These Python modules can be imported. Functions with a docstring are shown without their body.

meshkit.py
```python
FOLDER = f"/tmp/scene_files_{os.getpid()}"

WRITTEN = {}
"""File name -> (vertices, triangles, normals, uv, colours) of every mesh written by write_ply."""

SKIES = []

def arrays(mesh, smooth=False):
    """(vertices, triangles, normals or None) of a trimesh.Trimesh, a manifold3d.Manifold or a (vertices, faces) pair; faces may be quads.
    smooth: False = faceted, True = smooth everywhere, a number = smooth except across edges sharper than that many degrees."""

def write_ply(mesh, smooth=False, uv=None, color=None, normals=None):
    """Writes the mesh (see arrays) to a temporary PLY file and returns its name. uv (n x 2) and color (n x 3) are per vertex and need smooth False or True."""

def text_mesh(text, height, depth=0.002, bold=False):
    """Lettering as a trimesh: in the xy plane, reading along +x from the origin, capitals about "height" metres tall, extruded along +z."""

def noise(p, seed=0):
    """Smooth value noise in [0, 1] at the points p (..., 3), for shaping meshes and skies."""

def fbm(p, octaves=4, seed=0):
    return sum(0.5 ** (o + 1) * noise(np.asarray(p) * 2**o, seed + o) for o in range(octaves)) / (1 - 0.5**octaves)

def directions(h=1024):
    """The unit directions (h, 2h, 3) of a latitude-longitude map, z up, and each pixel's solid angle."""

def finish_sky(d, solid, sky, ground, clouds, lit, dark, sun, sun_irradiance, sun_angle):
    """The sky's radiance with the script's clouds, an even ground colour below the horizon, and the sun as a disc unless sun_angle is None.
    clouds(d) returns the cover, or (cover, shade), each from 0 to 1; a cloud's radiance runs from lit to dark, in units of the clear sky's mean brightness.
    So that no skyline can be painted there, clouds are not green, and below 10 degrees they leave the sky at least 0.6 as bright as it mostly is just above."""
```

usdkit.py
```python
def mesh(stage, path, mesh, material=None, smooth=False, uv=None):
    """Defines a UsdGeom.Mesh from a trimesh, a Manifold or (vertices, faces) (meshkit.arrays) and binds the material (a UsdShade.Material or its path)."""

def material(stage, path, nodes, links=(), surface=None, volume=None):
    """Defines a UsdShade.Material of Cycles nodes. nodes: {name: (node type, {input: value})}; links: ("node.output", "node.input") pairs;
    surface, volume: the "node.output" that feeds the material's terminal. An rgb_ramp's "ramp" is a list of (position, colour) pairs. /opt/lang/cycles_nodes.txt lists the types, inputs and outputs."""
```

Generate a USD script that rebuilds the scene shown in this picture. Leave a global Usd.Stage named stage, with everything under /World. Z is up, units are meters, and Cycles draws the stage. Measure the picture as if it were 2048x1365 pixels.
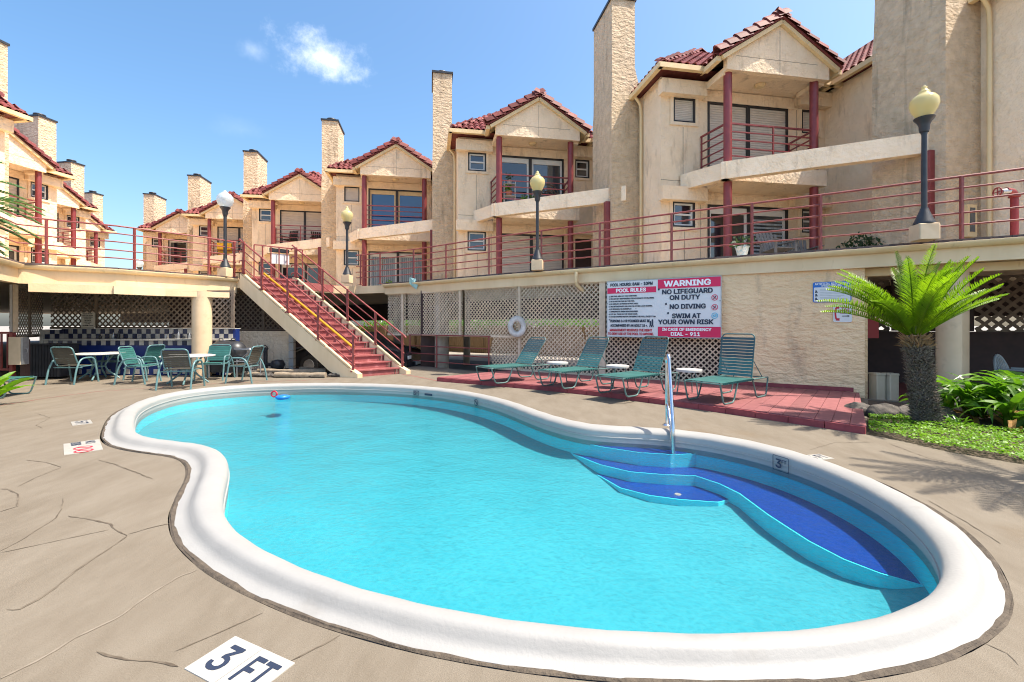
import math, random
import numpy as np, trimesh, shapely, usdkit, meshkit
from shapely.geometry import Polygon, LineString, Point, MultiPolygon
from scipy.interpolate import splprep, splev
from scipy.spatial import Delaunay
from pxr import Usd, UsdGeom, UsdLux, UsdShade, Gf, Sdf

R = random.Random(7)
stage = Usd.Stage.CreateInMemory()
UsdGeom.SetStageUpAxis(stage, 'Z')
UsdGeom.Xform.Define(stage, '/World')
UsdGeom.Scope.Define(stage, '/World/Looks')

# ---------------------------------------------------------------- camera, sky, sun
EYE = 1.35
cam = UsdGeom.Camera.Define(stage, '/World/camera')
cam.CreateHorizontalApertureAttr(36.0)
cam.CreateVerticalApertureAttr(24.0)
cam.CreateFocalLengthAttr(910 / 2048 * 36.0)
cam.CreateVerticalApertureOffsetAttr(-32.5 / 2048 * 36.0)
cam.CreateClippingRangeAttr(Gf.Vec2f(0.05, 5000))
cam.CreateExposureAttr(1.54)
x_ = UsdGeom.Xformable(cam)
x_.AddTranslateOp().Set(Gf.Vec3d(0, 0, EYE))
x_.AddRotateXOp().Set(90.0)

SUN_EL = math.radians(62)
SUN_H = np.array([0.985, -0.17]) / np.hypot(0.985, -0.17)
SUN_AZ = math.atan2(SUN_H[0], SUN_H[1])
sun = UsdLux.DistantLight.Define(stage, '/World/sun_light')
sun.CreateIntensityAttr(0.80); sun.CreateAngleAttr(0.5)
sun.CreateNormalizeAttr(True)
sun.CreateColorAttr(Gf.Vec3f(1.0, 0.92, 0.80))
sx = UsdGeom.Xformable(sun)
sx.AddRotateZOp().Set(math.degrees(math.atan2(-SUN_H[0], SUN_H[1])) )
sx.AddRotateXOp().Set(-(90 - math.degrees(SUN_EL)))

def unit(v):
    v = np.asarray(v, float); return v / np.linalg.norm(v)
def cloud_nodes(tag, d, w, h, soft, amount):
    d = unit(d); t1 = unit(np.cross(d, (0, 0, 1))); t2 = np.cross(t1, d)
    n = {tag + 'a': ('vector_math', {'math_type': 'dot_product', 'vector2': tuple(t1 / w)}),
         tag + 'b': ('vector_math', {'math_type': 'dot_product', 'vector2': tuple(t2 / h)}),
         tag + 'f': ('vector_math', {'math_type': 'dot_product', 'vector2': tuple(d)}),
         tag + 'g': ('math', {'math_type': 'less_than', 'value2': 0.3}),
         tag + 'c': ('math', {'math_type': 'multiply'}), tag + 'e': ('math', {'math_type': 'multiply'}),
         tag + 's': ('math', {'math_type': 'add'}), tag + 'r': ('math', {'math_type': 'power', 'value2': 0.5}),
         tag + 'n': ('math', {'math_type': 'multiply_add', 'value2': -2.2, 'value3': 2.1}),
         tag + 'm': ('math', {'math_type': 'subtract'}), tag + 'h': ('math', {'math_type': 'subtract'}),
         tag + 'o': ('map_range', {'range_type': 'smoothstep', 'from_min': 0.0, 'from_max': soft, 'to_min': 0.0, 'to_max': amount, 'clamp': True})}
    l = [('tc.generated', tag + 'a.vector1'), ('tc.generated', tag + 'b.vector1'), ('tc.generated', tag + 'f.vector1'),
         (tag + 'f.value', tag + 'g.value1'),
         (tag + 'a.value', tag + 'c.value1'), (tag + 'a.value', tag + 'c.value2'), (tag + 'b.value', tag + 'e.value1'), (tag + 'b.value', tag + 'e.value2'),
         (tag + 'c.value', tag + 's.value1'), (tag + 'e.value', tag + 's.value2'), (tag + 's.value', tag + 'r.value1'),
         ('nz.fac', tag + 'n.value1'), (tag + 'n.value', tag + 'm.value1'), (tag + 'r.value', tag + 'm.value2'),
         (tag + 'm.value', tag + 'h.value1'), (tag + 'g.value', tag + 'h.value2'), (tag + 'h.value', tag + 'o.value')]
    return n, l
n1, l1 = cloud_nodes('ca', (-374 / 910, 1, 537 / 910), 0.105, 0.044, 1.5, 0.85)
n2, l2 = cloud_nodes('cb', (-515 / 910, 1, 550 / 910), 0.032, 0.020, 2.2, 0.30)
n3, l3 = cloud_nodes('cc', (-540 / 910, 1, 390 / 910), 0.05, 0.022, 1.8, 0.07)
nodes = {'sky': ('sky_texture', {'sky_type': 'single_scattering', 'sun_disc': False, 'sun_elevation': SUN_EL, 'sun_rotation': SUN_AZ,
                                 'altitude': 0.0, 'air_density': 1.0, 'aerosol_density': 2.7, 'ozone_density': 1.6}),
         'tc': ('texture_coordinate', {}), 'nz': ('noise_texture', {'scale': 15.0, 'detail': 8.0, 'roughness': 0.68}),
         'mx1': ('math', {'math_type': 'maximum'}), 'mx2': ('math', {'math_type': 'maximum'}),
         'cl': ('mix_color', {'b': (7.2, 7.3, 7.5)}),
         'hs': ('hsv', {'hue': 0.494, 'saturation': 1.22, 'value': 1.0}),
         'bg': ('background_shader', {'strength': 0.10})}
for q in (n1, n2, n3): nodes.update(q)
links = l1 + l2 + l3 + [('tc.generated', 'nz.vector'), ('cao.result', 'mx1.value1'), ('cbo.result', 'mx1.value2'), ('mx1.value', 'mx2.value1'), ('cco.result', 'mx2.value2'),
                        ('sky.color', 'hs.color'), ('hs.color', 'cl.a'), ('mx2.value', 'cl.fac'), ('cl.result', 'bg.color')]
usdkit.material(stage, '/World/Looks/sky', nodes, links, surface='bg.background')
dome = UsdLux.DomeLight.Define(stage, '/World/sky')
UsdShade.MaterialBindingAPI.Apply(dome.GetPrim()).Bind(UsdShade.Material.Get(stage, '/World/Looks/sky'))
dome.GetPrim().SetCustomDataByKey('kind', 'structure')

# ---------------------------------------------------------------- materials
MAT = {}
def mat(name, base, base2=None, scale=3.0, detail=4.0, rough=0.7, bump=0.0, bscale=40.0, bdist=0.01, metallic=0.0, spec=0.5,
        ramp=(0.35, 0.65), base3=None, scale3=0.6, ramp3=(0.5, 0.75), stretch=None, stretch3=None, bstretch=None, trans=0.0, rnd=0.0, bdetail=4.0):
    nodes = {'p': ('principled_bsdf', {'base_color': base, 'roughness': rough, 'metallic': metallic, 'specular_ior_level': spec}),
             'g': ('geometry', {})}
    links, col = [], None
    vec = 'g.position'
    if base2 is not None:
        nodes['n'] = ('noise_texture', {'scale': scale, 'detail': detail, 'roughness': 0.6})
        nodes['r'] = ('rgb_ramp', {'ramp': [(ramp[0], base), (ramp[1], base2)]})
        if stretch:
            nodes['mp'] = ('mapping', {'scale': stretch}); links += [(vec, 'mp.vector'), ('mp.vector', 'n.vector')]
        else:
            links += [(vec, 'n.vector')]
        links += [('n.fac', 'r.fac')]; col = 'r.color'
    if base3 is not None:
        nodes['n3'] = ('noise_texture', {'scale': scale3, 'detail': 5.0, 'roughness': 0.65})
        nodes['r3'] = ('rgb_ramp', {'ramp': [(ramp3[0], (0, 0, 0)), (ramp3[1], (1, 1, 1))]})
        nodes['x3'] = ('mix_color', {'a': base, 'b': base3})
        if stretch3 or stretch:
            nodes['mp3'] = ('mapping', {'scale': stretch3 or stretch}); links += [(vec, 'mp3.vector'), ('mp3.vector', 'n3.vector')]
        else:
            links += [(vec, 'n3.vector')]
        links += [('n3.fac', 'r3.fac'), ('r3.color', 'x3.fac')]
        if col: links.append((col, 'x3.a'))
        col = 'x3.result'
    if rnd:
        nodes['oi'] = ('object_info', {})
        nodes['mr'] = ('map_range', {'to_min': 1 - rnd, 'to_max': 1 + rnd})
        nodes['hv'] = ('hsv', {'color': base})
        links += [('oi.random', 'mr.value'), ('mr.result', 'hv.value')]
        if col: links.append((col, 'hv.color'))
        col = 'hv.color'
    if col: links.append((col, 'p.base_color'))
    if bump:
        nodes['bn'] = ('noise_texture', {'scale': bscale, 'detail': bdetail, 'roughness': 0.6})
        nodes['b'] = ('bump', {'strength': bump, 'distance': bdist})
        if bstretch:
            nodes['mb'] = ('mapping', {'scale': bstretch}); links += [(vec, 'mb.vector'), ('mb.vector', 'bn.vector')]
        else:
            links += [(vec, 'bn.vector')]
        links += [('bn.fac', 'b.height'), ('b.normal', 'p.normal')]
    surf = 'p.BSDF'
    if trans:
        nodes['t'] = ('translucent_bsdf', {'color': tuple(min(1, c * 2.2) for c in base)})
        nodes['mc'] = ('mix_closure', {'fac': trans})
        if col:
            nodes['br'] = ('hsv', {'value': 2.0}); links += [(col, 'br.color'), ('br.color', 't.color')]
        links += [('p.BSDF', 'mc.closure1'), ('t.BSDF', 'mc.closure2')]; surf = 'mc.closure'
    MAT[name] = usdkit.material(stage, '/World/Looks/' + name, nodes, links, surface=surf)
    return MAT[name]

mat('stucco', (.86, .685, .49), (.78, .61, .42), 1.6, 6, .85, 1.0, 6.5, .07, base3=(.40, .29, .19), scale3=3.0, ramp3=(.56, .8), stretch3=(1, 1, .25), spec=.25, bdetail=7)
mat('stucco_wall', (.90, .64, .38), (.82, .56, .32), 1.6, 6, .85, 1.0, 5.5, .085, base3=(.46, .32, .21), scale3=2.5, ramp3=(.55, .8), stretch3=(1, 1, .35), spec=.25, bdetail=7, bstretch=(1, 1, 2.2))
mat('stucco_rough', (.80, .625, .43), (.64, .485, .32), 5, 6, .9, 1.0, 7.0, .16, base3=(.20, .15, .105), scale3=2.6, ramp3=(.57, .82), stretch3=(1, 1, .12), spec=.2, bdetail=7, bstretch=(1, 1, 1.8))
mat('cream_paint', (.72, .55, .31), (.64, .47, .25), 2.5, 5, .6, .25, 30, .004, base3=(.36, .29, .16), scale3=4, ramp3=(.6, .85), stretch=(1, 1, .5))
mat('beam_paint', (.73, .55, .335), (.65, .475, .275), 2.0, 5, .7, .4, 18, .01, base3=(.36, .22, .10), scale3=5, ramp3=(.62, .85), stretch=(1, 1, .25))
mat('column_paint', (.66, .49, .31), (.58, .42, .255), 2, 5, .7, .3, 25, .006, base3=(.42, .30, .19), scale3=3, ramp3=(.6, .85))
mat('clay_tile', (.20, .052, .045), (.13, .032, .03), 9, 4, .6, .35, 40, .006, base3=(.27, .13, .115), scale3=7, ramp3=(.58, .82), rnd=.28, spec=.2)
mat('maroon_paint', (.215, .035, .035), (.17, .026, .028), 6, 3, .45, .1, 30, .003)
mat('red_rail', (.27, .06, .052), (.20, .042, .038), 9, 4, .45, .15, 60, .003, base3=(.48, .22, .18), scale3=14, ramp3=(.62, .8))
mat('stair_red', (.31, .085, .08), (.25, .062, .06), 7, 5, .75, .4, 120, .004, base3=(.50, .20, .20), scale3=5, ramp3=(.55, .8))
mat('deck_red', (.25, .082, .082), (.20, .062, .062), 8, 5, .7, .35, 60, .004, base3=(.27, .07, .08), scale3=2.5, ramp3=(.58, .8), rnd=.12)
mat('deck_edge', (.25, .045, .05), (.19, .03, .035), 8, 4, .7, .3, 40, .005, rnd=.12)
mat('edge_brick', (.115, .075, .065), (.07, .05, .045), 9, 4, .85, .5, 60, .006, rnd=.25)
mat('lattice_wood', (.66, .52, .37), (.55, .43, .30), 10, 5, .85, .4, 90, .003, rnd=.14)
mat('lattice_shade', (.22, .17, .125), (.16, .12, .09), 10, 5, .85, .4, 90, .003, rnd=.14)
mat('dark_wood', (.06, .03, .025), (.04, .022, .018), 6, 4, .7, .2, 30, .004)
mat('coping', (.295, .29, .275), (.275, .27, .256), 3, 5, .6, .35, 55, .005, base3=(.20, .185, .16), scale3=1.7, ramp3=(.60, .9))
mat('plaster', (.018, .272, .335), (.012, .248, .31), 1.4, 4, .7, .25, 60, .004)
mat('plaster_wall_lightened', (.04, .66, .76), (.03, .61, .72), 2.0, 4, .7, .2, 60, .004)  # floor plaster lightened: scattered underwater light put into the colour
mat('pool_step', (.04, .68, .80), (.03, .63, .76), 2.5, 4, .7)  # lightened so the shaded risers carry scattered water light in their colour
mat('blue_tile', (.0004, .040, .235), (.0004, .028, .19), 24, 3, .35, .2, 80, .002, rnd=.1)
mat('navy_tile', (.012, .016, .045), (.018, .024, .06), 20, 3, .25)
mat('white_tile', (.40, .385, .35), (.35, .335, .30), 12, 3, .25)
mat('bar_blue', (.006, .022, .13), (.005, .018, .11), 3, 3, .4)
mat('floor_shade', (.055, .052, .05), (.075, .07, .066), 5, 5, .9)  # garage shade put into the floor colour
mat('concrete_floor', (.30, .275, .24), (.25, .225, .195), 3, 5, .85, .3, 60, .005)
mat('concrete_grey', (.38, .32, .25), (.28, .235, .18), 5, 6, .9, .6, 30, .012)
mat('sealant', (.10, .078, .055), (.055, .042, .03), 14, 5, .9, .8, 50, .015)
mat('crack_dark', (.07, .052, .034), (.145, .117, .083), 7, 5, .9, ramp=(.42, .62))
mat('crack_pale', (.23, .195, .15), (.16, .13, .095), 6, 4, .9)
mat('red_line', (.24, .06, .05), (.20, .08, .065), 6, 4, .8)
mat('black_metal', (.018, .019, .022), (.028, .029, .032), 8, 3, .42, .1, 30, .003)
mat('black_frame', (.02, .017, .016), None, rough=.5)
mat('white_frame', (.66, .66, .64), None, rough=.45)
mat('shutter', (.60, .53, .44), (.54, .47, .39), 4, 3, .6)
mat('chrome', (.72, .74, .77), (.60, .62, .66), 14, 4, .16, .05, 60, .002, metallic=1.0)
mat('steel', (.42, .43, .44), (.32, .33, .34), 8, 3, .4, metallic=.8)
mat('sling_green', (.028, .125, .112), (.022, .10, .09), 6, 3, .5, rnd=.12)
mat('sling_teal', (.038, .145, .145), (.03, .12, .125), 6, 3, .5, rnd=.1)
mat('sling_brown', (.06, .052, .036), (.046, .04, .028), 6, 3, .55, rnd=.15)
mat('sling_dark', (.035, .075, .085), (.028, .06, .07), 6, 3, .5, rnd=.1)
mat('frame_green', (.06, .12, .115), (.085, .16, .15), 10, 4, .38, .08, 60, .002)
mat('frame_pale', (.11, .21, .215), (.085, .17, .175), 10, 4, .35, .08, 60, .002)
mat('white_resin', (.46, .445, .42), (.42, .405, .38), 5, 3, .45)
mat('grey_resin', (.34, .37, .36), (.30, .33, .32), 5, 3, .45)
mat('sign_white', (.62, .62, .61), (.58, .58, .57), 2, 4, .4)
mat('sign_pale', (.60, .57, .50), (.55, .52, .45), 2, 4, .5)
mat('sign_pink', (.58, .008, .075), None, rough=.4)
mat('sign_red', (.45, .01, .03), None, rough=.4)
mat('sign_blue', (.01, .13, .46), None, rough=.4)
mat('sign_sky', (.05, .42, .62), None, rough=.4)
mat('ink_navy', (.018, .026, .05), None, rough=.5)
mat('ink_black', (.012, .012, .014), None, rough=.5)
mat('ink_white', (.80, .80, .80), None, rough=.5)
mat('ring_white', (.62, .60, .55), (.45, .43, .39), 6, 5, .7, .3, 30, .004, base3=(.25, .24, .22), scale3=14, ramp3=(.6, .78))
mat('yellow', (.52, .27, .004), (.42, .21, .004), 12, 3, .45)
mat('blue_plastic', (.01, .16, .50), None, rough=.35)
mat('red_pipe', (.24, .022, .022), (.19, .018, .018), 6, 3, .5)
mat('cream_box', (.55, .46, .33), (.48, .40, .28), 4, 4, .6)
mat('bark', (.035, .026, .019), (.19, .155, .12), 55, 4, .9, rnd=.2)
mat('bark_tip', (.30, .19, .09), (.22, .13, .06), 20, 4, .9)
mat('frond', (.145, .25, .004), (.08, .165, .005), 2.5, 3, .45, trans=.42, rnd=.2)
mat('frond_blue', (.055, .13, .045), (.10, .15, .03), 3, 3, .45, trans=.3, base3=(.30, .24, .06), scale3=4, ramp3=(.62, .8))
mat('strap_leaf', (.10, .22, .008), (.055, .15, .008), 5, 3, .38, trans=.35, base3=(.32, .24, .03), scale3=3, ramp3=(.62, .82), rnd=.25)
mat('dry_leaf', (.36, .19, .05), (.25, .14, .05), 8, 3, .7, trans=.2)
mat('cover_leaf', (.15, .30, .004), (.09, .22, .004), 7, 3, .5, trans=.3)
mat('soil', (.055, .038, .026), (.09, .062, .042), 12, 5, .95, .8, 40, .02)
mat('rock', (.05, .043, .037), (.12, .105, .09), 8, 5, .9, .8, 14, .03, rnd=.3)
mat('log', (.30, .24, .17), (.20, .155, .105), 9, 5, .9, .6, 20, .01)
mat('car_paint', (.008, .009, .012), None, rough=.12)
mat('rubber', (.015, .015, .015), None, rough=.8)
mat('fence_wood', (.34, .24, .15), (.24, .165, .10), 7, 5, .9, stretch=(6, 6, .6))
mat('terracotta', (.42, .16, .08), None, rough=.8)
mat('wicker', (.12, .07, .04), (.07, .04, .025), 30, 3, .7)
mat('teak', (.05, .028, .02), None, rough=.6)
mat('adirondack', (.20, .19, .175), (.15, .14, .13), 8, 3, .8)
mat('teal_cloth', (.30, .50, .48), None, rough=.8)
mat('pot_blue', (.25, .42, .52), (.55, .60, .60), 18, 2, .3)
mat('shrub_leaf', (.035, .075, .02), (.02, .05, .015), 8, 3, .5, trans=.2)
mat('curtain', (.38, .42, .44), (.26, .30, .33), 18, 1, .8, stretch=(1, 1, .02))

def glass_mat(name, tint, rough=.04):
    MAT[name] = usdkit.material(stage, '/World/Looks/' + name, {'p': ('principled_bsdf', {'base_color': tint, 'roughness': rough, 'specular_ior_level': .9, 'ior': 1.6})}, [], surface='p.BSDF')
glass_mat('pane_dark', (.012, .014, .018)); glass_mat('pane_blue', (.012, .055, .17)); glass_mat('pane_grey', (.05, .06, .065))
# milky lamp globe: unlit
MAT['globe_cream'] = usdkit.material(stage, '/World/Looks/globe_cream', {'p': ('principled_bsdf', {'base_color': (.62, .54, .27), 'roughness': .18, 'specular_ior_level': .6}),
    't': ('translucent_bsdf', {'color': (.85, .78, .50)}), 'm': ('mix_closure', {'fac': .35})}, [('p.BSDF', 'm.closure1'), ('t.BSDF', 'm.closure2')], surface='m.closure')
MAT['globe_clear'] = usdkit.material(stage, '/World/Looks/globe_clear', {'p': ('principled_bsdf', {'base_color': (.62, .66, .66), 'roughness': .15, 'specular_ior_level': .7}),
    't': ('transparent_bsdf', {'color': (.8, .85, .86)}), 'm': ('mix_closure', {'fac': .45})}, [('p.BSDF', 'm.closure1'), ('t.BSDF', 'm.closure2')], surface='m.closure')
# water: rippled surface over painted basin; caustic light pattern put into its transparent colour
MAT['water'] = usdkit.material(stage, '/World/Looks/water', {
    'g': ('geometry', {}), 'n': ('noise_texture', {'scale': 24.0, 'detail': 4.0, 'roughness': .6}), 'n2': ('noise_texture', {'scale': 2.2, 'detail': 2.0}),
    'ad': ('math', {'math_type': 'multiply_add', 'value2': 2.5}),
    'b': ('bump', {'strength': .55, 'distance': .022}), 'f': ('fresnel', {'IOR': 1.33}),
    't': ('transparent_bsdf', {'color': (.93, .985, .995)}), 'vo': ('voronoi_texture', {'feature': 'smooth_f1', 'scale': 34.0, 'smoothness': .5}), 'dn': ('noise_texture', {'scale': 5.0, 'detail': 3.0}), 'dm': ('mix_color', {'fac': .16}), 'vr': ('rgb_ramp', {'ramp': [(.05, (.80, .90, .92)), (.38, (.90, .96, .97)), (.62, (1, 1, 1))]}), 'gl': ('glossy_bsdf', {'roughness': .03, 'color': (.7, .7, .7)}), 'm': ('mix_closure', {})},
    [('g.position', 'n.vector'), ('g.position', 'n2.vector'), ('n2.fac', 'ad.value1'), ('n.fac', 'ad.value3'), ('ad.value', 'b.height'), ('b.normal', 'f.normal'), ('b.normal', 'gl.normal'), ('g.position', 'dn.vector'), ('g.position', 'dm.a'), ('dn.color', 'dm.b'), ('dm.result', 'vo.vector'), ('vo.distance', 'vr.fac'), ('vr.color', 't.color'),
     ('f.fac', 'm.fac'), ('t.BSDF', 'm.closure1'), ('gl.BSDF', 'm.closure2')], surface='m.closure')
# patio concrete: broad weathering streaks, stains, grit
MAT['patio'] = usdkit.material(stage, '/World/Looks/patio', {
    'g': ('geometry', {}), 'mp': ('mapping', {'scale': (1.0, .35, 1), 'rotation': (0, 0, .6)}),
    'n': ('noise_texture', {'scale': 3.4, 'detail': 9.0, 'roughness': .74, 'distortion': .15}),
    'r': ('rgb_ramp', {'ramp': [(.30, (.142, .117, .086)), (.5, (.170, .143, .108)), (.70, (.196, .168, .130))]}),
    'n2': ('noise_texture', {'scale': 220.0, 'detail': 2.0}), 'r2': ('rgb_ramp', {'ramp': [(.3, (.78, .77, .75)), (.62, (1.08, 1.08, 1.08))]}),
    'x': ('mix_color', {'blend_type': 'multiply', 'fac': 1.0}),
    'n3': ('noise_texture', {'scale': .55, 'detail': 5.0, 'roughness': .6}), 'r3': ('rgb_ramp', {'ramp': [(.60, (0, 0, 0)), (.74, (.55, .55, .55))]}),
    'x3': ('mix_color', {'b': (.12, .075, .033)}),
    'n4': ('noise_texture', {'scale': 5.0, 'detail': 8.0, 'roughness': .7}), 'ad': ('math', {'math_type': 'add'}),
    'b': ('bump', {'strength': .35, 'distance': .008}), 'p': ('principled_bsdf', {'roughness': .85, 'specular_ior_level': .25})},
    [('g.position', 'mp.vector'), ('mp.vector', 'n.vector'), ('n.fac', 'r.fac'), ('g.position', 'n2.vector'), ('n2.fac', 'r2.fac'), ('r.color', 'x.a'), ('r2.color', 'x.b'),
     ('g.position', 'n3.vector'), ('n3.fac', 'r3.fac'), ('x.result', 'x3.a'), ('r3.color', 'x3.fac'), ('x3.result', 'p.base_color'),
     ('g.position', 'n4.vector'), ('n4.fac', 'ad.value1'), ('n2.fac', 'ad.value2'), ('ad.value', 'b.height'), ('b.normal', 'p.normal')], surface='p.BSDF')

# ---------------------------------------------------------------- mesh helpers
class MB:
    def __init__(s): s.v, s.f, s.n = [], [], 0
    def add(s, v, f):
        v = np.asarray(v, float); f = np.asarray(f, int)
        if f.shape[1] == 4: f = np.vstack([f[:, [0, 1, 2]], f[:, [0, 2, 3]]])
        s.v.append(v); s.f.append(f + s.n); s.n += len(v); return s
    def tm(s, m): return s.add(m.vertices, m.faces)
    def box(s, x0, y0, z0, x1, y1, z1):
        x0, x1 = min(x0, x1), max(x0, x1); y0, y1 = min(y0, y1), max(y0, y1); z0, z1 = min(z0, z1), max(z0, z1)
        v = [(x, y, z) for z in (z0, z1) for x, y in ((x0, y0), (x1, y0), (x1, y1), (x0, y1))]
        return s.add(v, [(0, 3, 2, 1), (4, 5, 6, 7), (0, 1, 5, 4), (1, 2, 6, 5), (2, 3, 7, 6), (3, 0, 4, 7)])
    def bar(s, a, b, w, h, up=(0, 0, 1)):
        a, b = np.asarray(a, float), np.asarray(b, float); d = unit(b - a); x = np.cross(d, up)
        if np.linalg.norm(x) < 1e-6: x = np.cross(d, (0, 1, 0))
        x = unit(x) * w / 2; u = unit(np.cross(x, d)) * h / 2
        v = [p + i * x + j * u for p in (a, b) for i, j in ((-1, -1), (1, -1), (1, 1), (-1, 1))]
        return s.add(v, [(0, 1, 2, 3), (7, 6, 5, 4), (0, 4, 5, 1), (1, 5, 6, 2), (2, 6, 7, 3), (3, 7, 4, 0)])
    def tube(s, pts, r, sides=8, cap=True):
        p = np.asarray(pts, float); t = np.gradient(p, axis=0); t /= np.linalg.norm(t, axis=1, keepdims=True) + 1e-12
        a = np.cross(t[0], (0, 0, 1.0));
        if np.linalg.norm(a) < 1e-3: a = np.cross(t[0], (1.0, 0, 0))
        A = []
        for i in range(len(p)):
            a = a - t[i] * np.dot(a, t[i]); a = unit(a); A.append(a)
        A = np.array(A); B = np.cross(t, A); ang = np.arange(sides) * 2 * np.pi / sides
        r = np.broadcast_to(r, (len(p),))
        v = p[:, None] + r[:, None, None] * (np.cos(ang)[None, :, None] * A[:, None] + np.sin(ang)[None, :, None] * B[:, None])
        f = [(i * sides + j, i * sides + (j + 1) % sides, (i + 1) * sides + (j + 1) % sides, (i + 1) * sides + j) for i in range(len(p) - 1) for j in range(sides)]
        s.add(v.reshape(-1, 3), f)
        if cap:
            for e, o in ((0, p[0]), (len(p) - 1, p[-1])):
                vv = np.vstack([v[e], o[None]]); s.add(vv, [(j, (j + 1) % sides, sides) if e else ((j + 1) % sides, j, sides) for j in range(sides)])
        return s
    def lathe(s, prof, at=(0, 0, 0), n=20):
        prof = np.asarray(prof, float); ang = np.arange(n) * 2 * np.pi / n
        v = np.stack([prof[:, 0, None] * np.cos(ang), prof[:, 0, None] * np.sin(ang), np.repeat(prof[:, 1, None], n, 1)], -1).reshape(-1, 3) + at
        f = [(i * n + j, i * n + (j + 1) % n, (i + 1) * n + (j + 1) % n, (i + 1) * n + j) for i in range(len(prof) - 1) for j in range(n)]
        return s.add(v, f)
    def poly(s, pg, z0, z1):
        for g in getattr(pg, 'geoms', [pg]):
            if g.area > 1e-7:
                m = trimesh.creation.extrude_polygon(g, z1 - z0, engine='earcut'); m.apply_translation((0, 0, z0)); s.tm(m)
        return s
    def mesh(s):
        return (np.vstack(s.v), np.vstack(s.f))

def tf(mesh, M):
    v, f = mesh[0] @ np.asarray(M)[:3, :3].T + np.asarray(M)[:3, 3], mesh[1]
    return (v, f[:, ::-1] if np.linalg.det(np.asarray(M)[:3, :3]) < 0 else f)
def fillet(pts, r, n=5):
    """A polyline in space with rounded corners."""
    p = [np.asarray(q, float) for q in pts]; out = [p[0]]
    for a, b, c in zip(p, p[1:], p[2:]):
        d1, d2 = np.linalg.norm(a - b), np.linalg.norm(c - b); k = min(r, d1 * .49, d2 * .49)
        s, e = b + (a - b) / d1 * k, b + (c - b) / d2 * k
        for t in np.linspace(0, 1, n): out.append((1 - t) ** 2 * s + 2 * t * (1 - t) * b + t * t * e)
    out.append(p[-1]); return np.array(out)

USED = {}
def numbered(parent, name):
    k = USED.get((parent, name), 0); USED[(parent, name)] = k + 1
    return f'{parent}/{name}' if k == 0 else f'{parent}/{name}_{k:03d}'
def setdata(p, label=None, cat=None, group=None, kind=None):
    for k, v in (('label', label), ('category', cat), ('group', group), ('kind', kind)):
        if v: p.SetCustomDataByKey(k, v)
    return p
def thing(name, label, cat, loc=(0, 0, 0), rotz=0.0, group=None):
    x = UsdGeom.Xform.Define(stage, numbered('/World', name))
    x.AddTranslateOp().Set(Gf.Vec3d(*map(float, loc))); x.AddRotateZOp().Set(math.degrees(rotz))
    return setdata(x.GetPrim(), label, cat, group)
SPLIT = {'door_lintel', 'upper_band', 'middle_band', 'soffit_beam', 'gutter', 'lower_beam', 'window_surround', 'door_casing', 'cloth', 'checker_tile'}
def part(parent, name, mb, m, smooth=False, label=None, kind=None):
    if isinstance(mb, MB) and name in SPLIT and len(mb.v) > 1:
        k = 0
        for v, f in zip(mb.v, mb.f): o = part(parent, name, (v, f - k), m, smooth, label, kind); k += len(v)
        return o
    mesh = mb.mesh() if isinstance(mb, MB) else mb
    base = parent.GetPath().pathString if parent is not None else '/World'
    o = usdkit.mesh(stage, numbered(base, name), mesh, MAT[m], smooth=smooth).GetPrim()
    return setdata(o, label, None, None, kind)
def solo(name, mb, m, label, cat, smooth=False, group=None):
    return setdata(part(None, name, mb, m, smooth), label, cat, group)
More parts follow.
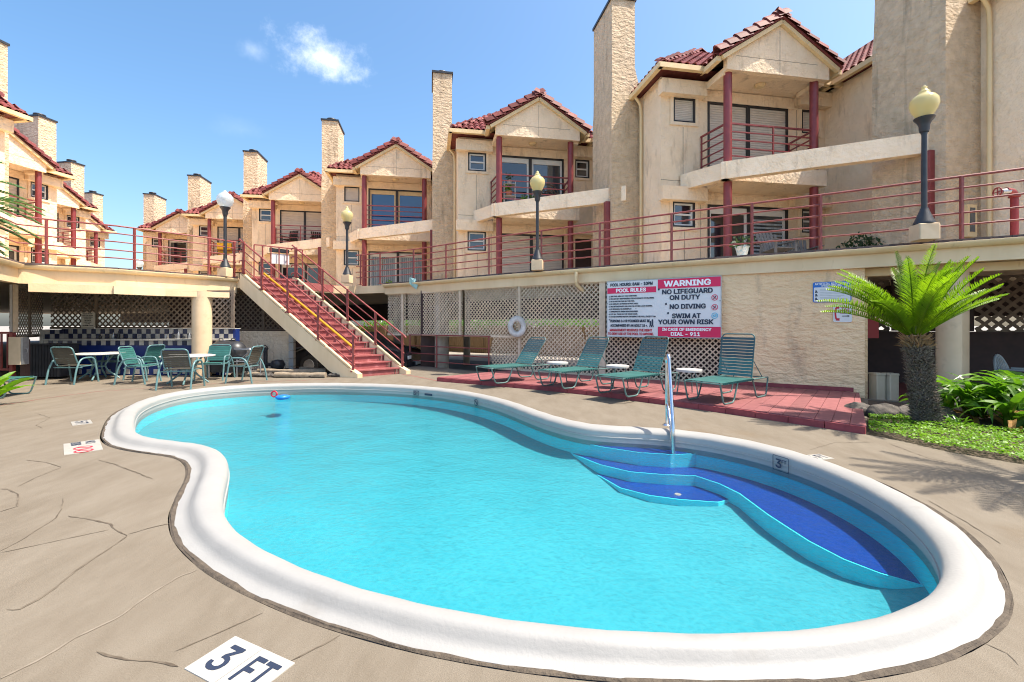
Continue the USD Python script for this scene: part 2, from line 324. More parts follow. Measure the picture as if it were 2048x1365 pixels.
def struct(name, mb, m, smooth=False, kind='structure'):
    return setdata(part(None, name, mb, m, smooth), kind=kind)
def copy(src, loc, rotz, label, group=None):
    d = src.GetCustomData()
    r = thing(src.GetName(), label, d['category'], loc, rotz, group or d.get('group'))
    r.GetReferences().AddInternalReference(src.GetPath()); r.SetInstanceable(True)
    return r
TEXT = {}
def text_on(parent, s, h, u, z, m, frame, width=None, bold=True, depth=.004, center=False, name='lettering', heavy=0.0):
    """Lettering on an upright board. frame: (origin, right vector, outward normal)."""
    key = (s, bold)
    if key not in TEXT: TEXT[key] = meshkit.text_mesh(s, 1.0, 1.0, bold)
    t = TEXT[key]; v = np.array(t.vertices); w = np.ptp(v[:, 0]); kx = (width / w) if width else h
    o, r, nrm = (np.asarray(q, float) for q in frame); x = (v[:, 0] - v[:, 0].min()) * kx
    if center: x = x - w * kx / 2
    P = o + (u + x)[:, None] * r + (z + v[:, 1] * h)[:, None] * np.array((0, 0, 1.0)) + (v[:, 2] * depth)[:, None] * nrm
    F_ = np.array(t.faces)
    if heavy:
        n_ = len(P); P = np.vstack([P, P + heavy * r + .0006 * nrm, P + heavy * .5 * r + np.array((0, 0, heavy * .6)) + .0012 * nrm]); F_ = np.vstack([F_, F_ + n_, F_ + 2 * n_])
    return part(parent, name, (P, F_), m)
def board(frame, u0, z0, u1, z1, d0, d1, r=0.0):
    """A flat panel on an upright frame between two distances along its normal."""
    o, rt, nrm = (np.asarray(q, float) for q in frame)
    pg = shapely.box(u0, z0, u1, z1)
    if r: pg = pg.buffer(-r).buffer(r, quad_segs=4)
    m = trimesh.creation.extrude_polygon(pg, d1 - d0, engine='earcut'); v = np.array(m.vertices)
    return (o + v[:, :1] * rt + v[:, 1:2] * np.array((0, 0, 1.0)) + (v[:, 2:] + d0) * nrm, np.array(m.faces))
def flat_poly(frame, pg, d0, d1):
    o, rt, nrm = (np.asarray(q, float) for q in frame); b = MB()
    for g in getattr(pg, 'geoms', [pg]):
        m = trimesh.creation.extrude_polygon(g, d1 - d0, engine='earcut'); v = np.array(m.vertices)
        b.add(o + v[:, :1] * rt + v[:, 1:2] * np.array((0, 0, 1.0)) + (v[:, 2:] + d0) * nrm, m.faces)
    return b

# ---------------------------------------------------------------- the pool's plan
DECK_Z = 2.77
LIP = [(-5.001, 6.036), (-4.665, 5.66), (-4.289, 5.329), (-3.979, 5.121), (-3.8, 5.077), (-3.544, 5.056), (-3.285, 4.917), (-3.028, 4.694), (-2.739, 4.357), (-2.473, 3.983), (-2.282, 3.618), (-2.105, 3.314), (-1.935, 3.089), (-1.742, 2.892), (-1.51, 2.695), (-1.308, 2.55), (-1.067, 2.414), (-0.833, 2.302), (-0.521, 2.165), (-0.186, 2.061), (0.044, 2.008), (0.266, 1.968), (0.588, 1.939), (0.797, 1.93), (1.04, 1.936), (1.289, 1.949), (1.513, 1.998), (1.756, 2.07), (1.962, 2.155), (2.19, 2.34),
       (2.39, 2.56), (2.56, 2.82), (2.69, 3.04), (2.774, 3.269), (2.793, 3.463), (2.787, 3.741), (2.754, 4.162), (2.651, 4.63), (2.456, 5.0), (2.19, 5.27), (1.979, 5.39), (1.697, 5.475), (1.317, 5.54), (0.952, 5.70), (0.676, 5.97), (0.398, 6.468), (-0.114, 7.413), (-0.771, 8.351), (-1.556, 9.138), (-2.28, 9.452), (-3.028, 9.702), (-3.679, 9.80), (-4.588, 9.80), (-5.334, 9.631), (-5.9, 9.3), (-6.23, 8.75), (-6.2, 8.1), (-5.848, 7.2), (-5.4, 6.5)]
tck, _ = splprep(np.array(LIP + LIP[:1]).T, s=0.02, per=True)
lip = np.array(splev(np.linspace(0, 1, 241)[:-1], tck)).T
pool_pg = Polygon(lip).buffer(0)
if np.sum(lip[:, 0] * np.roll(lip[:, 1], -1) - lip[:, 1] * np.roll(lip[:, 0], -1)) < 0: lip = lip[::-1]
CW = np.interp(lip[:, 1], [1.9, 2.6, 3.4, 5, 12], [.74, .84, 1.06, 1.06, 1.0])
def ring(d):
    """The pool outline moved outwards by d, one point per outline point."""
    t = np.roll(lip, -1, 0) - np.roll(lip, 1, 0); n = np.stack([t[:, 1], -t[:, 0]], 1); n /= np.linalg.norm(n, axis=1, keepdims=True)
    return lip + n * (d if d <= 0 else d * CW[:, None])
def loft(rings):
    n = len(rings[0]); v = np.vstack(rings)
    f = [(i * n + j, i * n + (j + 1) % n, (i + 1) * n + (j + 1) % n, (i + 1) * n + j) for i in range(len(rings) - 1) for j in range(n)]
    return MB().add(v, f)
def at_z(p, z): return np.hstack([p, np.broadcast_to(np.asarray(z, float), (len(p),))[:, None]])
COPE = .285
cope_pg = Polygon(ring(COPE + .015)).buffer(0)

# terrace edges (top of the gutter line)
EDGE_R = np.array([(12.6, 4.4), (8.199, 7.2), (7.266, 7.80), (6.335, 8.45), (5.045, 9.25), (3.716, 10.095), (2.693, 10.77), (1.417, 11.60), (-0.069, 12.607), (-1.417, 13.60), (-2.889, 14.768), (-4.4, 15.75), (-5.6, 16.3), (-6.3, 16.0), (-6.971, 14.684)])
EDGE_L = np.array([(-8.101, 13.602), (-8.324, 13.747), (-8.663, 13.053), (-9.25, 12.307), (-9.953, 11.435), (-10.835, 10.859), (-11.314, 10.421), (-8.9, 6.3)])
terr_pg = Polygon(list(EDGE_R) + list(EDGE_L) + [(-12, 3.2), (-48, 3.2), (-48, 49), (-40, 47), (-1.6, 21.2), (9, 14.2), (26, 6.0), (26, 4.4)]).buffer(0)

# ---------------------------------------------------------------- ground
patio_pg = Polygon([(-40, -9), (40, -9), (40, 2.2), (8.20, 7.29), (5.05, 9.15), (1.42, 11.52), (-1.42, 13.57), (-2.9, 14.9), (-6.7, 13.45), (-13.9, 13.0), (-40, 13.0)])
garden_pg = Polygon([(4.36, 5.60), (4.52, 5.29), (4.64, 4.82), (4.94, 4.39), (5.5, 3.9), (6.6, 3.4), (9.5, 4.9), (8.3, 6.9), (6.46, 8.25)])
mulch_pg = Polygon([(-6.75, 11.75), (-5.4, 11.55), (-4.45, 11.75), (-4.7, 12.6), (-6.4, 13.3), (-8.0, 13.2), (-7.6, 12.3)])
struct('patio', MB().poly(patio_pg.difference(cope_pg.buffer(.012)).difference(garden_pg), -.42, 0.0), 'patio')
struct('garage_floor', MB().poly(terr_pg.buffer(-.4).difference(patio_pg.buffer(.05)), -.299, -.29), 'floor_shade')  # dark sheet added to deepen the shade under the terrace
far = shapely.box(-600, -600, 600, 600)
struct('ground', MB().poly(far.difference(cope_pg.buffer(.3)), -.36, -.3), 'concrete_floor')
seal = thing('joint_sealant', 'rough brown crumbling joint between the white pool coping and the patio', 'sealant')
jr = np.random.default_rng(3); wob = lambda a: np.convolve(np.tile(jr.normal(0, a, 240), 3), np.ones(3) / 3, 'same')[240:480]
tt = np.roll(lip, -1, 0) - np.roll(lip, 1, 0); nn = np.stack([tt[:, 1], -tt[:, 0]], 1); nn /= np.linalg.norm(nn, axis=1, keepdims=True)
wide = np.interp(lip[:, 1], [1.5, 4.0, 6.0], [.015, .022, .008]) * (1 + wob(.35)) + .006
part(seal, 'sealant_bead', loft([at_z(ring(COPE - .02), .004), at_z(lip + nn * (COPE * CW[:, None] + .01), .008 + wob(.006)), at_z(lip + nn * (COPE * CW + wide * .6)[:, None], .006 + wob(.005)), at_z(lip + nn * (COPE * CW + wide)[:, None], .0015)]), 'sealant')
def ribbon(pts, w, z, seed):
    q = np.array(pts, float); d = np.r_[0, np.cumsum(np.linalg.norm(np.diff(q, axis=0), axis=1))]
    s = np.arange(0, d[-1], .035); q = np.stack([np.interp(s, d, q[:, k]) for k in (0, 1)], 1)
    g = np.random.default_rng(seed); q = q + np.cumsum(g.normal(0, .0035, q.shape), 0) * .6
    t = unit_rows(np.gradient(q, axis=0)); n = np.stack([-t[:, 1], t[:, 0]], 1); ww = w * (.35 + g.random(len(q)) * .9); ww[[0, -1]] *= .15
    v = np.vstack([at_z(q + n * ww[:, None] / 2, z), at_z(q - n * ww[:, None] / 2, z)]); k = len(q)
    return MB().add(v, [(i, i + 1, k + i + 1, k + i) for i in range(k - 1)])
def unit_rows(a): return a / (np.linalg.norm(a, axis=1, keepdims=True) + 1e-12)
CRACKS = [[(-3.05, 2.71), (-3.08, 2.88), (-3.17, 3.17), (-3.28, 3.32), (-3.49, 3.52)], [(-3.03, 2.69), (-2.85, 2.83), (-2.63, 3.01)], [(-3.13, 3.21), (-2.9, 3.15), (-2.73, 3.09), (-2.6, 2.99), (-2.46, 2.91)],
          [(-2.46, 2.91), (-2.42, 2.72), (-2.39, 2.48), (-2.32, 2.25), (-2.33, 2.15), (-2.42, 2.15)], [(-2.47, 2.93), (-2.4, 3.02), (-2.29, 3.1)], [(-1.95, 1.73), (-1.9, 1.84), (-1.88, 1.97), (-1.81, 2.1), (-1.8, 2.27), (-1.77, 2.44), (-1.7, 2.53)],
          [(-4.13, 4.54), (-3.78, 4.35), (-3.47, 4.16), (-3.11, 3.94)], [(-4.85, 4.54), (-4.55, 4.46), (-4.24, 4.32), (-4.18, 4.02), (-4.1, 3.8)], [(-1.71, 1.88), (-1.54, 1.83), (-1.39, 1.81), (-1.28, 1.78)],
          [(-3.69, 3.28), (-3.67, 3.38), (-3.93, 3.61), (-4.12, 3.72), (-4.19, 3.72)], [(-1.39, 1.88), (-1.32, 1.95), (-1.24, 2.04), (-1.15, 2.15)], [(-0.89, 1.82), (-0.8, 1.92), (-0.75, 1.99)], [(2.0, 1.93), (2.03, 1.86), (1.99, 1.77)],
          [(3.19, 3.5), (3.08, 3.1), (2.99, 2.78)], [(4.28, 5.17), (4.2, 4.6), (4.42, 4.26)], [(-5.9, 4.9), (-5.4, 4.75), (-5.0, 4.4)], [(-7.2, 6.9), (-6.7, 6.6), (-6.4, 6.1), (-6.1, 5.9)], [(3.2, 4.9), (3.7, 5.2), (4.2, 5.25)], [(2.9, 2.2), (3.3, 2.6), (3.9, 2.9)]]
patio = stage.GetPrimAtPath('/World/patio')
for i, c in enumerate(CRACKS):
    part(patio, 'joint_line', ribbon(c, .012 if i == 5 else (.013 if i in (2, 3, 6, 8, 9) else .008), .0025, i), 'crack_pale' if i == 5 else 'crack_dark')
part(patio, 'red_line', ribbon([(-8.533, 7.583), (-8.578, 8.357), (-8.402, 9.168), (-7.757, 9.75), (-6.91, 10.35), (-6.0, 10.75), (-4.4, 11.35)], .04, .0025, 91), 'red_line', label='faded red painted line curving past the dining tables')
part(patio, 'red_line', ribbon([(-3.0, 12.45), (-2.2, 11.5), (-1.78, 10.95)], .06, .0025, 92), 'red_line', label='faded red painted line from the stairs to the red deck')

# ---------------------------------------------------------------- the swimming pool
WATER = -.10
pool = thing('swimming_pool', 'kidney shaped swimming pool with white coping and pale blue walls', 'pool')
prof = [(0.0, WATER - .06), (0.0, .015), (.006, .036), (.022, .055), (.05, .069), (.09, .078), (.13, .079), (.155, .074), (.175, .060), (.195, .038), (.212, .022), (.235, .013), (.262, .008), (COPE, .003), (COPE, -.05)]
part(pool, 'coping', loft([at_z(ring(d), z + .0022 * np.sin(np.arange(240) * 1.7 + d * 40) * (z > 0)) for d, z in prof]), 'coping', smooth=50)
inner = pool_pg
gx, gy = np.meshgrid(np.arange(-6.6, 3.1, .1), np.arange(1.7, 10.1, .1))
cand = np.stack([gx.ravel(), gy.ravel()], 1); cand = cand[shapely.contains_xy(inner.buffer(-.05), cand[:, 0], cand[:, 1])]
rings = [np.array(inner.buffer(-k).exterior.coords)[:-1] for k in (.0, .06, .14, .26)]
P2 = np.vstack([lip] + [np.array(LineString(r).segmentize(.08).coords) for r in rings[1:]] + [cand])
dist = shapely.distance(shapely.points(P2), inner.exterior)
zf = np.interp(dist, [0, .05, .12, .3, .8, 1.5], [-.30, -.33, -.37, -.42, -.48, -.52])
tri = Delaunay(P2).simplices
cen = P2[tri].mean(1); tri = tri[shapely.contains_xy(inner, cen[:, 0], cen[:, 1])]
tri = np.where((np.cross(P2[tri[:, 1]] - P2[tri[:, 0]], P2[tri[:, 2]] - P2[tri[:, 0]]) > 0)[:, None], tri, tri[:, ::-1])
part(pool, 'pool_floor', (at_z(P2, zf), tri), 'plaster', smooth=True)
part(pool, 'pool_wall', loft([at_z(ring(0), -.32), at_z(ring(0), WATER - .055)]), 'plaster_wall_lightened', smooth=True)
part(pool, 'waterline_rib', loft([at_z(ring(.001), -.030), at_z(ring(-.008), -.034), at_z(ring(-.008), -.046), at_z(ring(.001), -.05)]), 'coping', smooth=50)
S1 = [(0.689, 6.2), (0.78, 5.93), (1.079, 5.58), (1.496, 5.317), (1.825, 5.24), (2.10, 5.26), (2.6, 5.5), (1.8, 6.2)]
S2 = [(0.60, 6.3), (0.784, 5.80), (1.037, 5.361), (1.328, 5.10), (1.698, 5.00), (2.00, 4.97), (2.15, 4.72), (2.22, 4.45), (2.22, 3.95), (2.26, 3.469), (2.33, 3.20), (2.44, 3.02), (2.62, 2.85), (3.4, 3.2), (3.2, 6.0), (1.6, 6.6)]
S3 = [(0.90, 5.9), (0.972, 5.429), (1.168, 4.92), (1.425, 4.699), (1.7, 4.59), (2.05, 4.52), (2.9, 4.9), (2.4, 5.6), (1.4, 6.0)]
for lab, S, z in (('top pool step along the wall with blue tile tread', S1, -.14), ('second pool step running on as a long bench, blue tread', S2, -.295), ('lowest pool step with blue tile tread', S3, -.41)):
    pg = Polygon(S).buffer(0).intersection(inner.buffer(-.002))
    st = part(pool, 'pool_step', MB().poly(pg, -.60, z - .004), 'pool_step', label=lab)
    part(st, 'tread_tile', MB().poly(pg.buffer(-.012), z - .003, z), 'blue_tile')
part(pool, 'step_drain', MB().lathe([(0, -.404), (.03, -.404), (.035, -.4085)], at=(1.72, 4.72, 0)), 'coping')
# depth marks on the inside wall
def wall_frame(x, y, out=.004):
    k = np.argmin(np.linalg.norm(lip - (x, y), axis=1)); t = unit(lip[(k + 3) % 240] - lip[k - 3]); n = np.array([-t[1], t[0]])
    o = lip[k] + n * (.012 + out); return (np.array([o[0], o[1], 0]), np.array([t[0], t[1], 0]) * -1 , np.array([n[0], n[1], 0]))
fr = wall_frame(2.67, 4.58)
mk = part(pool, 'depth_mark', flat_poly(fr, shapely.box(-.075, -.098, .075, .028).buffer(.012).difference(shapely.box(-.070, -.093, .070, .023).buffer(.012)), 0, .002), 'ink_navy')
text_on(mk, '3', .085, -.055, -.078, 'ink_navy', fr, depth=.003); text_on(mk, 'FT', .032, .012, -.024, 'ink_navy', fr, depth=.003)
fr = wall_frame(-.62, 8.2)
mk = part(pool, 'depth_mark', flat_poly(fr, Point(0, -.05).buffer(.06).difference(Point(0, -.05).buffer(.05)), 0, .002), 'ink_navy')
part(mk, 'slash', flat_poly(fr, LineString([(-.03, -.02), (.03, -.08)]).buffer(.01), 0, .003), 'ink_navy')
fr = wall_frame(-1.62, 9.15)
mk = part(pool, 'depth_mark', board(fr, -.10, -.075, .10, -.035, 0, .002), 'ink_navy')
fr = wall_frame(-1.95, 9.36)
mk = part(pool, 'depth_mark', flat_poly(fr, shapely.box(-.07, -.09, .07, -.0).difference(shapely.box(-.06, -.08, .06, -.01)), 0, .002), 'ink_navy')
text_on(mk, '5', .06, -.05, -.075, 'ink_navy', fr, depth=.003); text_on(mk, 'FT', .03, .0, -.06, 'ink_navy', fr, depth=.003)
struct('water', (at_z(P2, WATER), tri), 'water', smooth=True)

# depth tiles let into the patio
def ground_tile(name, label, c, right, w, h, m, z=.004):
    r = unit((right[0], right[1])); u = np.array([-r[1], r[0]])
    t = thing(name, label, 'tile'); M = lambda x, y: np.array([c[0] + r[0] * x + u[0] * y, c[1] + r[1] * x + u[1] * y])
    part(t, 'tile', MB().poly(Polygon([M(-w / 2, -h / 2), M(w / 2, -h / 2), M(w / 2, h / 2), M(-w / 2, h / 2)]), -.01, z), m)
    def write(s, x, y, hh, width, ink, center=True):
        mm = meshkit.text_mesh(s, 1.0, 1.0, True); v = np.array(mm.vertices); wd = np.ptp(v[:, 0]); X = (v[:, 0] - v[:, 0].min()) * width / wd - (width / 2 if center else 0) + x; Y = v[:, 1] * hh + y
        part(t, 'lettering', (np.stack([c[0] + r[0] * X + u[0] * Y, c[1] + r[1] * X + u[1] * Y, z + .0005 + v[:, 2] * .001], 1), np.array(mm.faces)), ink)
    return t, write
rv = (0.318, -.150)
t, w_ = ground_tile('depth_tile', 'cream depth tile lettered 3 in the near patio left of the FT tile', (-1.160, 1.838), rv, .178, .205, 'white_tile'); w_('3', 0, -.062, .125, .085, 'ink_navy')
t, w_ = ground_tile('depth_tile', 'cream depth tile lettered FT in the near patio right of the 3 tile', (-0.992, 1.759), rv, .186, .205, 'white_tile'); w_('FT', 0, -.062, .125, .135, 'ink_navy')
t, w_ = ground_tile('depth_tile', 'square cream no diving tile with a red barred circle on the left patio', (-4.745, 5.03), (.5, -.50), .62, .30, 'white_tile')
w_('NO', -.20, .03, .08, .15, 'ink_navy'); w_('DIVING', -.20, -.09, .08, .19, 'ink_navy')
for q in range(2):
    r_ = unit((.5, -.5)); u_ = np.array([-r_[1], r_[0]]); cc = np.array((-4.745, 5.03)) + r_ * (.07 + q * .17)
    part(t, 'barred_circle', MB().poly(Point(cc).buffer(.08).difference(Point(cc).buffer(.06)).union(LineString([cc - u_ * .05 - r_ * .05, cc + u_ * .05 + r_ * .05]).buffer(.010)), .0045, .0055), 'sign_red')
t, w_ = ground_tile('depth_tile', 'small cream depth tile in the patio by the left end of the pool', (-5.93, 6.27), (.45, -.42), .34, .20, 'white_tile'); w_('5', -.08, -.06, .12, .09, 'ink_navy'); w_('FT', .07, -.06, .12, .12, 'ink_navy')
t, w_ = ground_tile('depth_tile', 'cream depth tile in the patio by the long bench side of the pool', (3.10, 4.63), (.25, .07), .26, .17, 'white_tile'); w_('3', -.06, -.05, .11, .07, 'ink_navy'); w_('FT', .06, -.05, .11, .1, 'ink_navy')

# floating thermometer toy
t = thing('pool_float', 'small blue floating thermometer with a red and white ring near the far pool edge', 'float', (-4.62, 9.05, WATER))
part(t, 'body', MB().lathe([(0, .05), (.05, .055), (.12, .04), (.14, .01), (.10, -.03), (0, -.04)], at=(.06, 0, 0), n=16), 'blue_plastic', True)
part(t, 'ring', MB().tube([(-.10 + .055 * math.cos(a), -.02, .075 + .055 * math.sin(a)) for a in np.linspace(0, 6.283, 15)], .016, 6), 'sign_red', True)

# handrail into the pool
t = thing('pool_handrail', 'chrome pool handrail looping from the coping down onto the pool steps', 'handrail', (1.975, 5.80, .07))
d = unit((-.14, -.70, 0))
J = lambda a, z: (d[0] * a, d[1] * a, z)
part(t, 'rail_tube', MB().tube(fillet([J(0, 0), J(.0, .86), J(.14, .92), J(.52, .06), J(.54, -.21)], .09, 7), .024, 14), 'chrome', True)
part(t, 'brace_tube', MB().tube(fillet([J(0.0, .27), J(.11, .25), J(.40, .0), J(.49, -.15)], .08, 6), .019, 12), 'chrome', True)
part(t, 'flange', MB().lathe([(.0, .022), (.035, .02), (.055, .004), (.055, 0)], n=16), 'chrome', True)

# ---------------------------------------------------------------- red boarded deck under the loungers
WD = unit((-.83, .56)); WN = np.array([.56, .83]) / np.hypot(.56, .83)
deck = thing('wooden_deck', 'low red painted board deck under the four loungers', 'deck')
front = np.array([(4.387, 5.631), (3.032, 7.239), (1.692, 8.60), (0.779, 9.30), (-0.263, 9.99), (-1.774, 10.90)])
back = np.array([(6.40, 8.39), (5.045, 9.16), (2.693, 10.68), (-0.069, 12.52), (-0.95, 11.75)])
deck_pg = Polygon(list(front[::-1]) + [(4.387, 5.631)] + list(back)).buffer(0)
pd = unit((.62, .79)); pn = np.array([pd[1], -pd[0]]); rr = random.Random(4)
k0 = math.floor(min(np.array(deck_pg.exterior.coords) @ pn) / .19)
for k in range(k0, k0 + 60):
    s0 = k * .19; strip = Polygon([pn * s0 + pd * 0, pn * (s0 + .184) + pd * 0, pn * (s0 + .184) + pd * 16, pn * s0 + pd * 16]).intersection(deck_pg)
    for g in getattr(strip, 'geoms', [strip]):
        if g.area > .01: part(deck, 'plank', MB().poly(g, .062, .10 + rr.uniform(-.002, .002)), 'deck_red')
part(deck, 'joist_bed', MB().poly(deck_pg.buffer(-.05), 0.001, .061), 'dark_wood')
seg = LineString(front); L = seg.length; n = int(L / .42)
for k in range(n):
    a, b = (np.array(seg.interpolate(L * (k + e) / n).coords[0]) for e in (.01, .99)); o = unit((-(b - a)[1], (b - a)[0])) * -.02
    if o @ np.array((-1, -1)) < 0: o = -o
    z = .088 + rr.uniform(-.006, .006); part(deck, 'edge_block', MB().bar((*(a + o), z / 2), (*(b + o), z / 2), .05, z), 'deck_edge')
part(deck, 'skirting', MB().bar((6.35, 8.46, .14), (4.55, 9.53, .14), .03, .08), 'deck_edge')

# ---------------------------------------------------------------- terrace slab on columns
terrace = thing('terrace', 'raised cream terrace slab with gutter and dark edge bricks around the pool yard', 'terrace')
hole = MultiPolygon()
part(terrace, 'slab', MB().poly(terr_pg.buffer(-.02), 2.46, DECK_Z - .045), 'beam_paint')
def offset_line(pts, d, side=1):
    q = np.asarray(pts, float); t = unit_rows(np.gradient(q, axis=0)); return q + np.stack([-t[:, 1], t[:, 0]], 1) * d * side
def dense(pts, step=.25):
    return np.array(LineString(pts).segmentize(step).coords)
def edge_trim(E, zlow, side):
    E = np.asarray(E); out = lambda d: offset_line(E, d, side)
    def strip(name, prof, m, smooth=False):
        rows = [at_z(out(d), z) for d, z in prof]; n = len(E); k = len(prof)
        f = [((i % k) * n + j, (i % k) * n + j + 1, ((i + 1) % k) * n + j + 1, ((i + 1) % k) * n + j) for i in range(k) for j in range(n - 1)]
        mb = MB().add(np.vstack(rows), f)
        for e in (0, n - 1): mb.add([r[e] for r in rows], [(0, i, i + 1) for i in range(1, k - 1)])
        part(terrace, name, mb, m, smooth)
    strip('gutter', [(.0, DECK_Z - .04), (.10, DECK_Z - .03), (.115, DECK_Z - .035), (.118, DECK_Z - .055), (.10, DECK_Z - .085), (.065, DECK_Z - .12), (.03, DECK_Z - .13), (.0, DECK_Z - .13)], 'cream_paint', 40)
    strip('fascia_beam', [(-.16, DECK_Z - .05), (.0, DECK_Z - .05), (.0, zlow), (-.16, zlow)], 'beam_paint')
    line = LineString(out(.03)); n = int(line.length / .215)
    for k in range(n):
        a, b = (np.array(line.interpolate(line.length * (k + e) / n).coords[0]) for e in (.015, .985)); z = DECK_Z - .012 + R.uniform(-.005, .004)
        part(terrace, 'edge_brick', MB().bar((*a, z), (*b, z), .10, .05), 'edge_brick')
edge_trim(EDGE_R[1:12], 2.40, 1)
edge_trim(EDGE_R[:2], 2.40, 1)
edge_trim(EDGE_L[1:], 2.30, 1)
part(terrace, 'lower_beam', MB().bar((-8.55, 12.72, 2.21), (-9.25, 12.13, 2.21), .22, .20).bar((-9.2, 12.2, 2.21), (-9.9, 11.28, 2.21), .22, .20).bar((-9.85, 11.38, 2.21), (-11.15, 10.52, 2.21), .22, .20), 'beam_paint')
part(terrace, 'lower_beam', MB().bar((12.5, 4.95, 2.33), (6.6, 8.70, 2.33), .18, .14), 'beam_paint')
bk = [(-40, 46.6), (-30, 40.2), (-1.8, 21.0), (8.8, 14.0), (25.8, 5.6)]
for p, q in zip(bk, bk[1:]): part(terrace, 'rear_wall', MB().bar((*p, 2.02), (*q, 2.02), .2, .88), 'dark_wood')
part(terrace, 'room_wall', MB().bar((-12.9, 17.2, 1.08), (-7.6, 16.6, 1.08), .15, 2.75), 'dark_wood'); part(terrace, 'room_wall', MB().bar((2.6, 12.6, 1.08), (7.2, 9.6, 1.08), .15, 2.75), 'dark_wood')  # first wall is an added partition blocking light behind the bar
part(terrace, 'stair_landing', MB().poly(Polygon([(-8.101, 13.602), (-6.971, 14.684), (-6.2, 16.2), (-8.2, 16.6), (-9.3, 15.0)]), 2.5, DECK_Z - .02), 'stair_red')

def round_column(label, x, y, r, z0, z1, m='column_paint'):
    t = thing('column', label, 'column', (x, y, z0)); h = z1 - z0
    part(t, 'shaft', MB().lathe([(r, 0), (r * .995, h * .33), (r * 1.005, h * .66), (r, h)], n=40), m, True)
    return t
t = round_column('round cream column at the outdoor bar under the terrace', -8.13, 11.93, .225, 0, 2.22)
part(t, 'capital', MB().bar((-.62, -.42, 2.14), (.50, .34, 2.14), .40, .14), 'beam_paint')
round_column('round cream column behind the cycad under the terrace', 7.72, 7.98, .215, -.3, 2.46)
round_column('stained bare concrete column behind the red rails', -2.25, 14.6, .225, -.3, 2.46, 'concrete_grey')
round_column('slim far concrete column in the garage', -1.85, 18.6, .14, -.3, 2.46, 'concrete_grey')
round_column('far concrete column glimpsed behind the stair rail', -4.75, 18.9, .17, -.3, 2.46, 'concrete_grey')
t = thing('square_post', 'dark maroon boxed post beside the bare concrete column', 'post', (-2.68, 15.0, -.3)); part(t, 'shaft', MB().box(-.29, -.2, 0, .29, .2, 2.76), 'dark_wood'); part(t, 'baseplate', MB().box(-.33, -.24, 0, .33, .24, .05), 'dark_wood')

# the stucco wall by the deck
wa, wb = np.array((6.53, 8.42)), np.array((4.45, 9.66))
wall = thing('stucco_wall', 'textured peach stucco wall at the right end of the deck', 'wall')
part(wall, 'wall_face', MB().poly(Polygon([wa, wb, wb + WN * .22, wa + WN * .22]), 0, 2.42), 'stucco_wall')
part(wall, 'end_face', MB().poly(Polygon([wa + WN * .23, wa + WN * .23 + (.05, -.03), wa + WN * .9 + (.05, -.03), wa + WN * .9 - (.2, -.13), wa + WN * .23 - (.2, -.13)]), -.05, 2.42), 'stucco_wall')

# ---------------------------------------------------------------- the lattice screens
def lattice(label, p0, p1, z0, z1, pitch=.118, w=.028, m='lattice_wood', posts=(), frame=True, group=None, holes=None):
    p0, p1 = np.array(p0, float), np.array(p1, float); L = np.linalg.norm(p1 - p0); r = (p1 - p0) / L; n = np.array([r[1], -r[0]]); H = z1 - z0
    t = thing('lattice_screen', label, 'lattice', (p0[0], p0[1], z0), 0, group); rect = shapely.box(0, 0, L, H)
    if holes is not None: rect = rect.difference(holes)
    for fam in (1, -1):
        c = -H - L
        while c < L + H:
            c += pitch * math.sqrt(2) / 1.0 * .72
            ln = LineString([(c, 0), (c + H, H)] if fam > 0 else [(c + H, 0), (c, H)]).intersection(rect)
            for g in getattr(ln, 'geoms', [ln]):
                if g.geom_type != 'LineString' or g.length < .06: continue
                a, b = g.coords[0], g.coords[-1]
                part(t, 'slat', slat(r, n, a, b, w, .006 * fam), m)
    if frame:
        for (a, b) in (((0, 0), (L, 0)), ((0, H), (L, H))): part(t, 'frame_rail', MB().bar((*(r * a[0] + n * .02), a[1]), (*(r * b[0] + n * .02), b[1]), .03, .06), m)
    for s in posts: part(t, 'post', MB().bar((*(r * s + n * .03), 0), (*(r * s + n * .03), H), .085, .04, up=(n[0], n[1], 0)), m)
    return t
def slat(r, n, a, b, w, off):
    d = np.array(b) - np.array(a); d /= np.linalg.norm(d); e = np.array([-d[1], d[0]]) * w / 2
    v = [(*(r * q[0] + n * (off + k)), q[1]) for k in (-.004, .004) for q in (np.array(a) - e, np.array(b) - e, np.array(b) + e, np.array(a) + e)]
    return MB().add(v, [(0, 3, 2, 1), (4, 5, 6, 7), (0, 1, 5, 4), (1, 2, 6, 5), (2, 3, 7, 6), (3, 0, 4, 7)])
Eb = lambda x: np.array((x, np.interp(x, EDGE_R[::-1, 0][3:], EDGE_R[::-1, 1][3:]) + .10))
lattice('upper lattice panel nearest the stair handrail above the red rails', Eb(-4.3), Eb(-3.55), 1.02, 2.40, posts=(.74,))
lattice('upper lattice panel above the red rails and concrete column', Eb(-3.5), Eb(-1.50), 1.02, 2.40, posts=(2.43,))
lattice('upper lattice panel between the column and the life ring', Eb(-1.42), Eb(.16), 1.02, 2.40, posts=())
lattice('broken lower lattice panel behind the first lounger', Eb(-.62), Eb(.16), .12, 1.02, holes=Polygon([(-.1, -.1), (.10, -.1), (.0, .5), (.12, .95), (-.1, 1)]))
lattice('tall lattice panel right of the life ring', Eb(.22), Eb(2.2), .10, 2.40, posts=(0.0, 2.38), holes=Polygon([(1.85, 1.15), (2.0, .75), (1.9, 1.3)]))
lattice('lattice panel behind the pool rules sign', Eb(2.26), Eb(4.46), .08, 2.40, posts=(0.0,), holes=shapely.box(.15, 1.15, 2.4, 2.2))

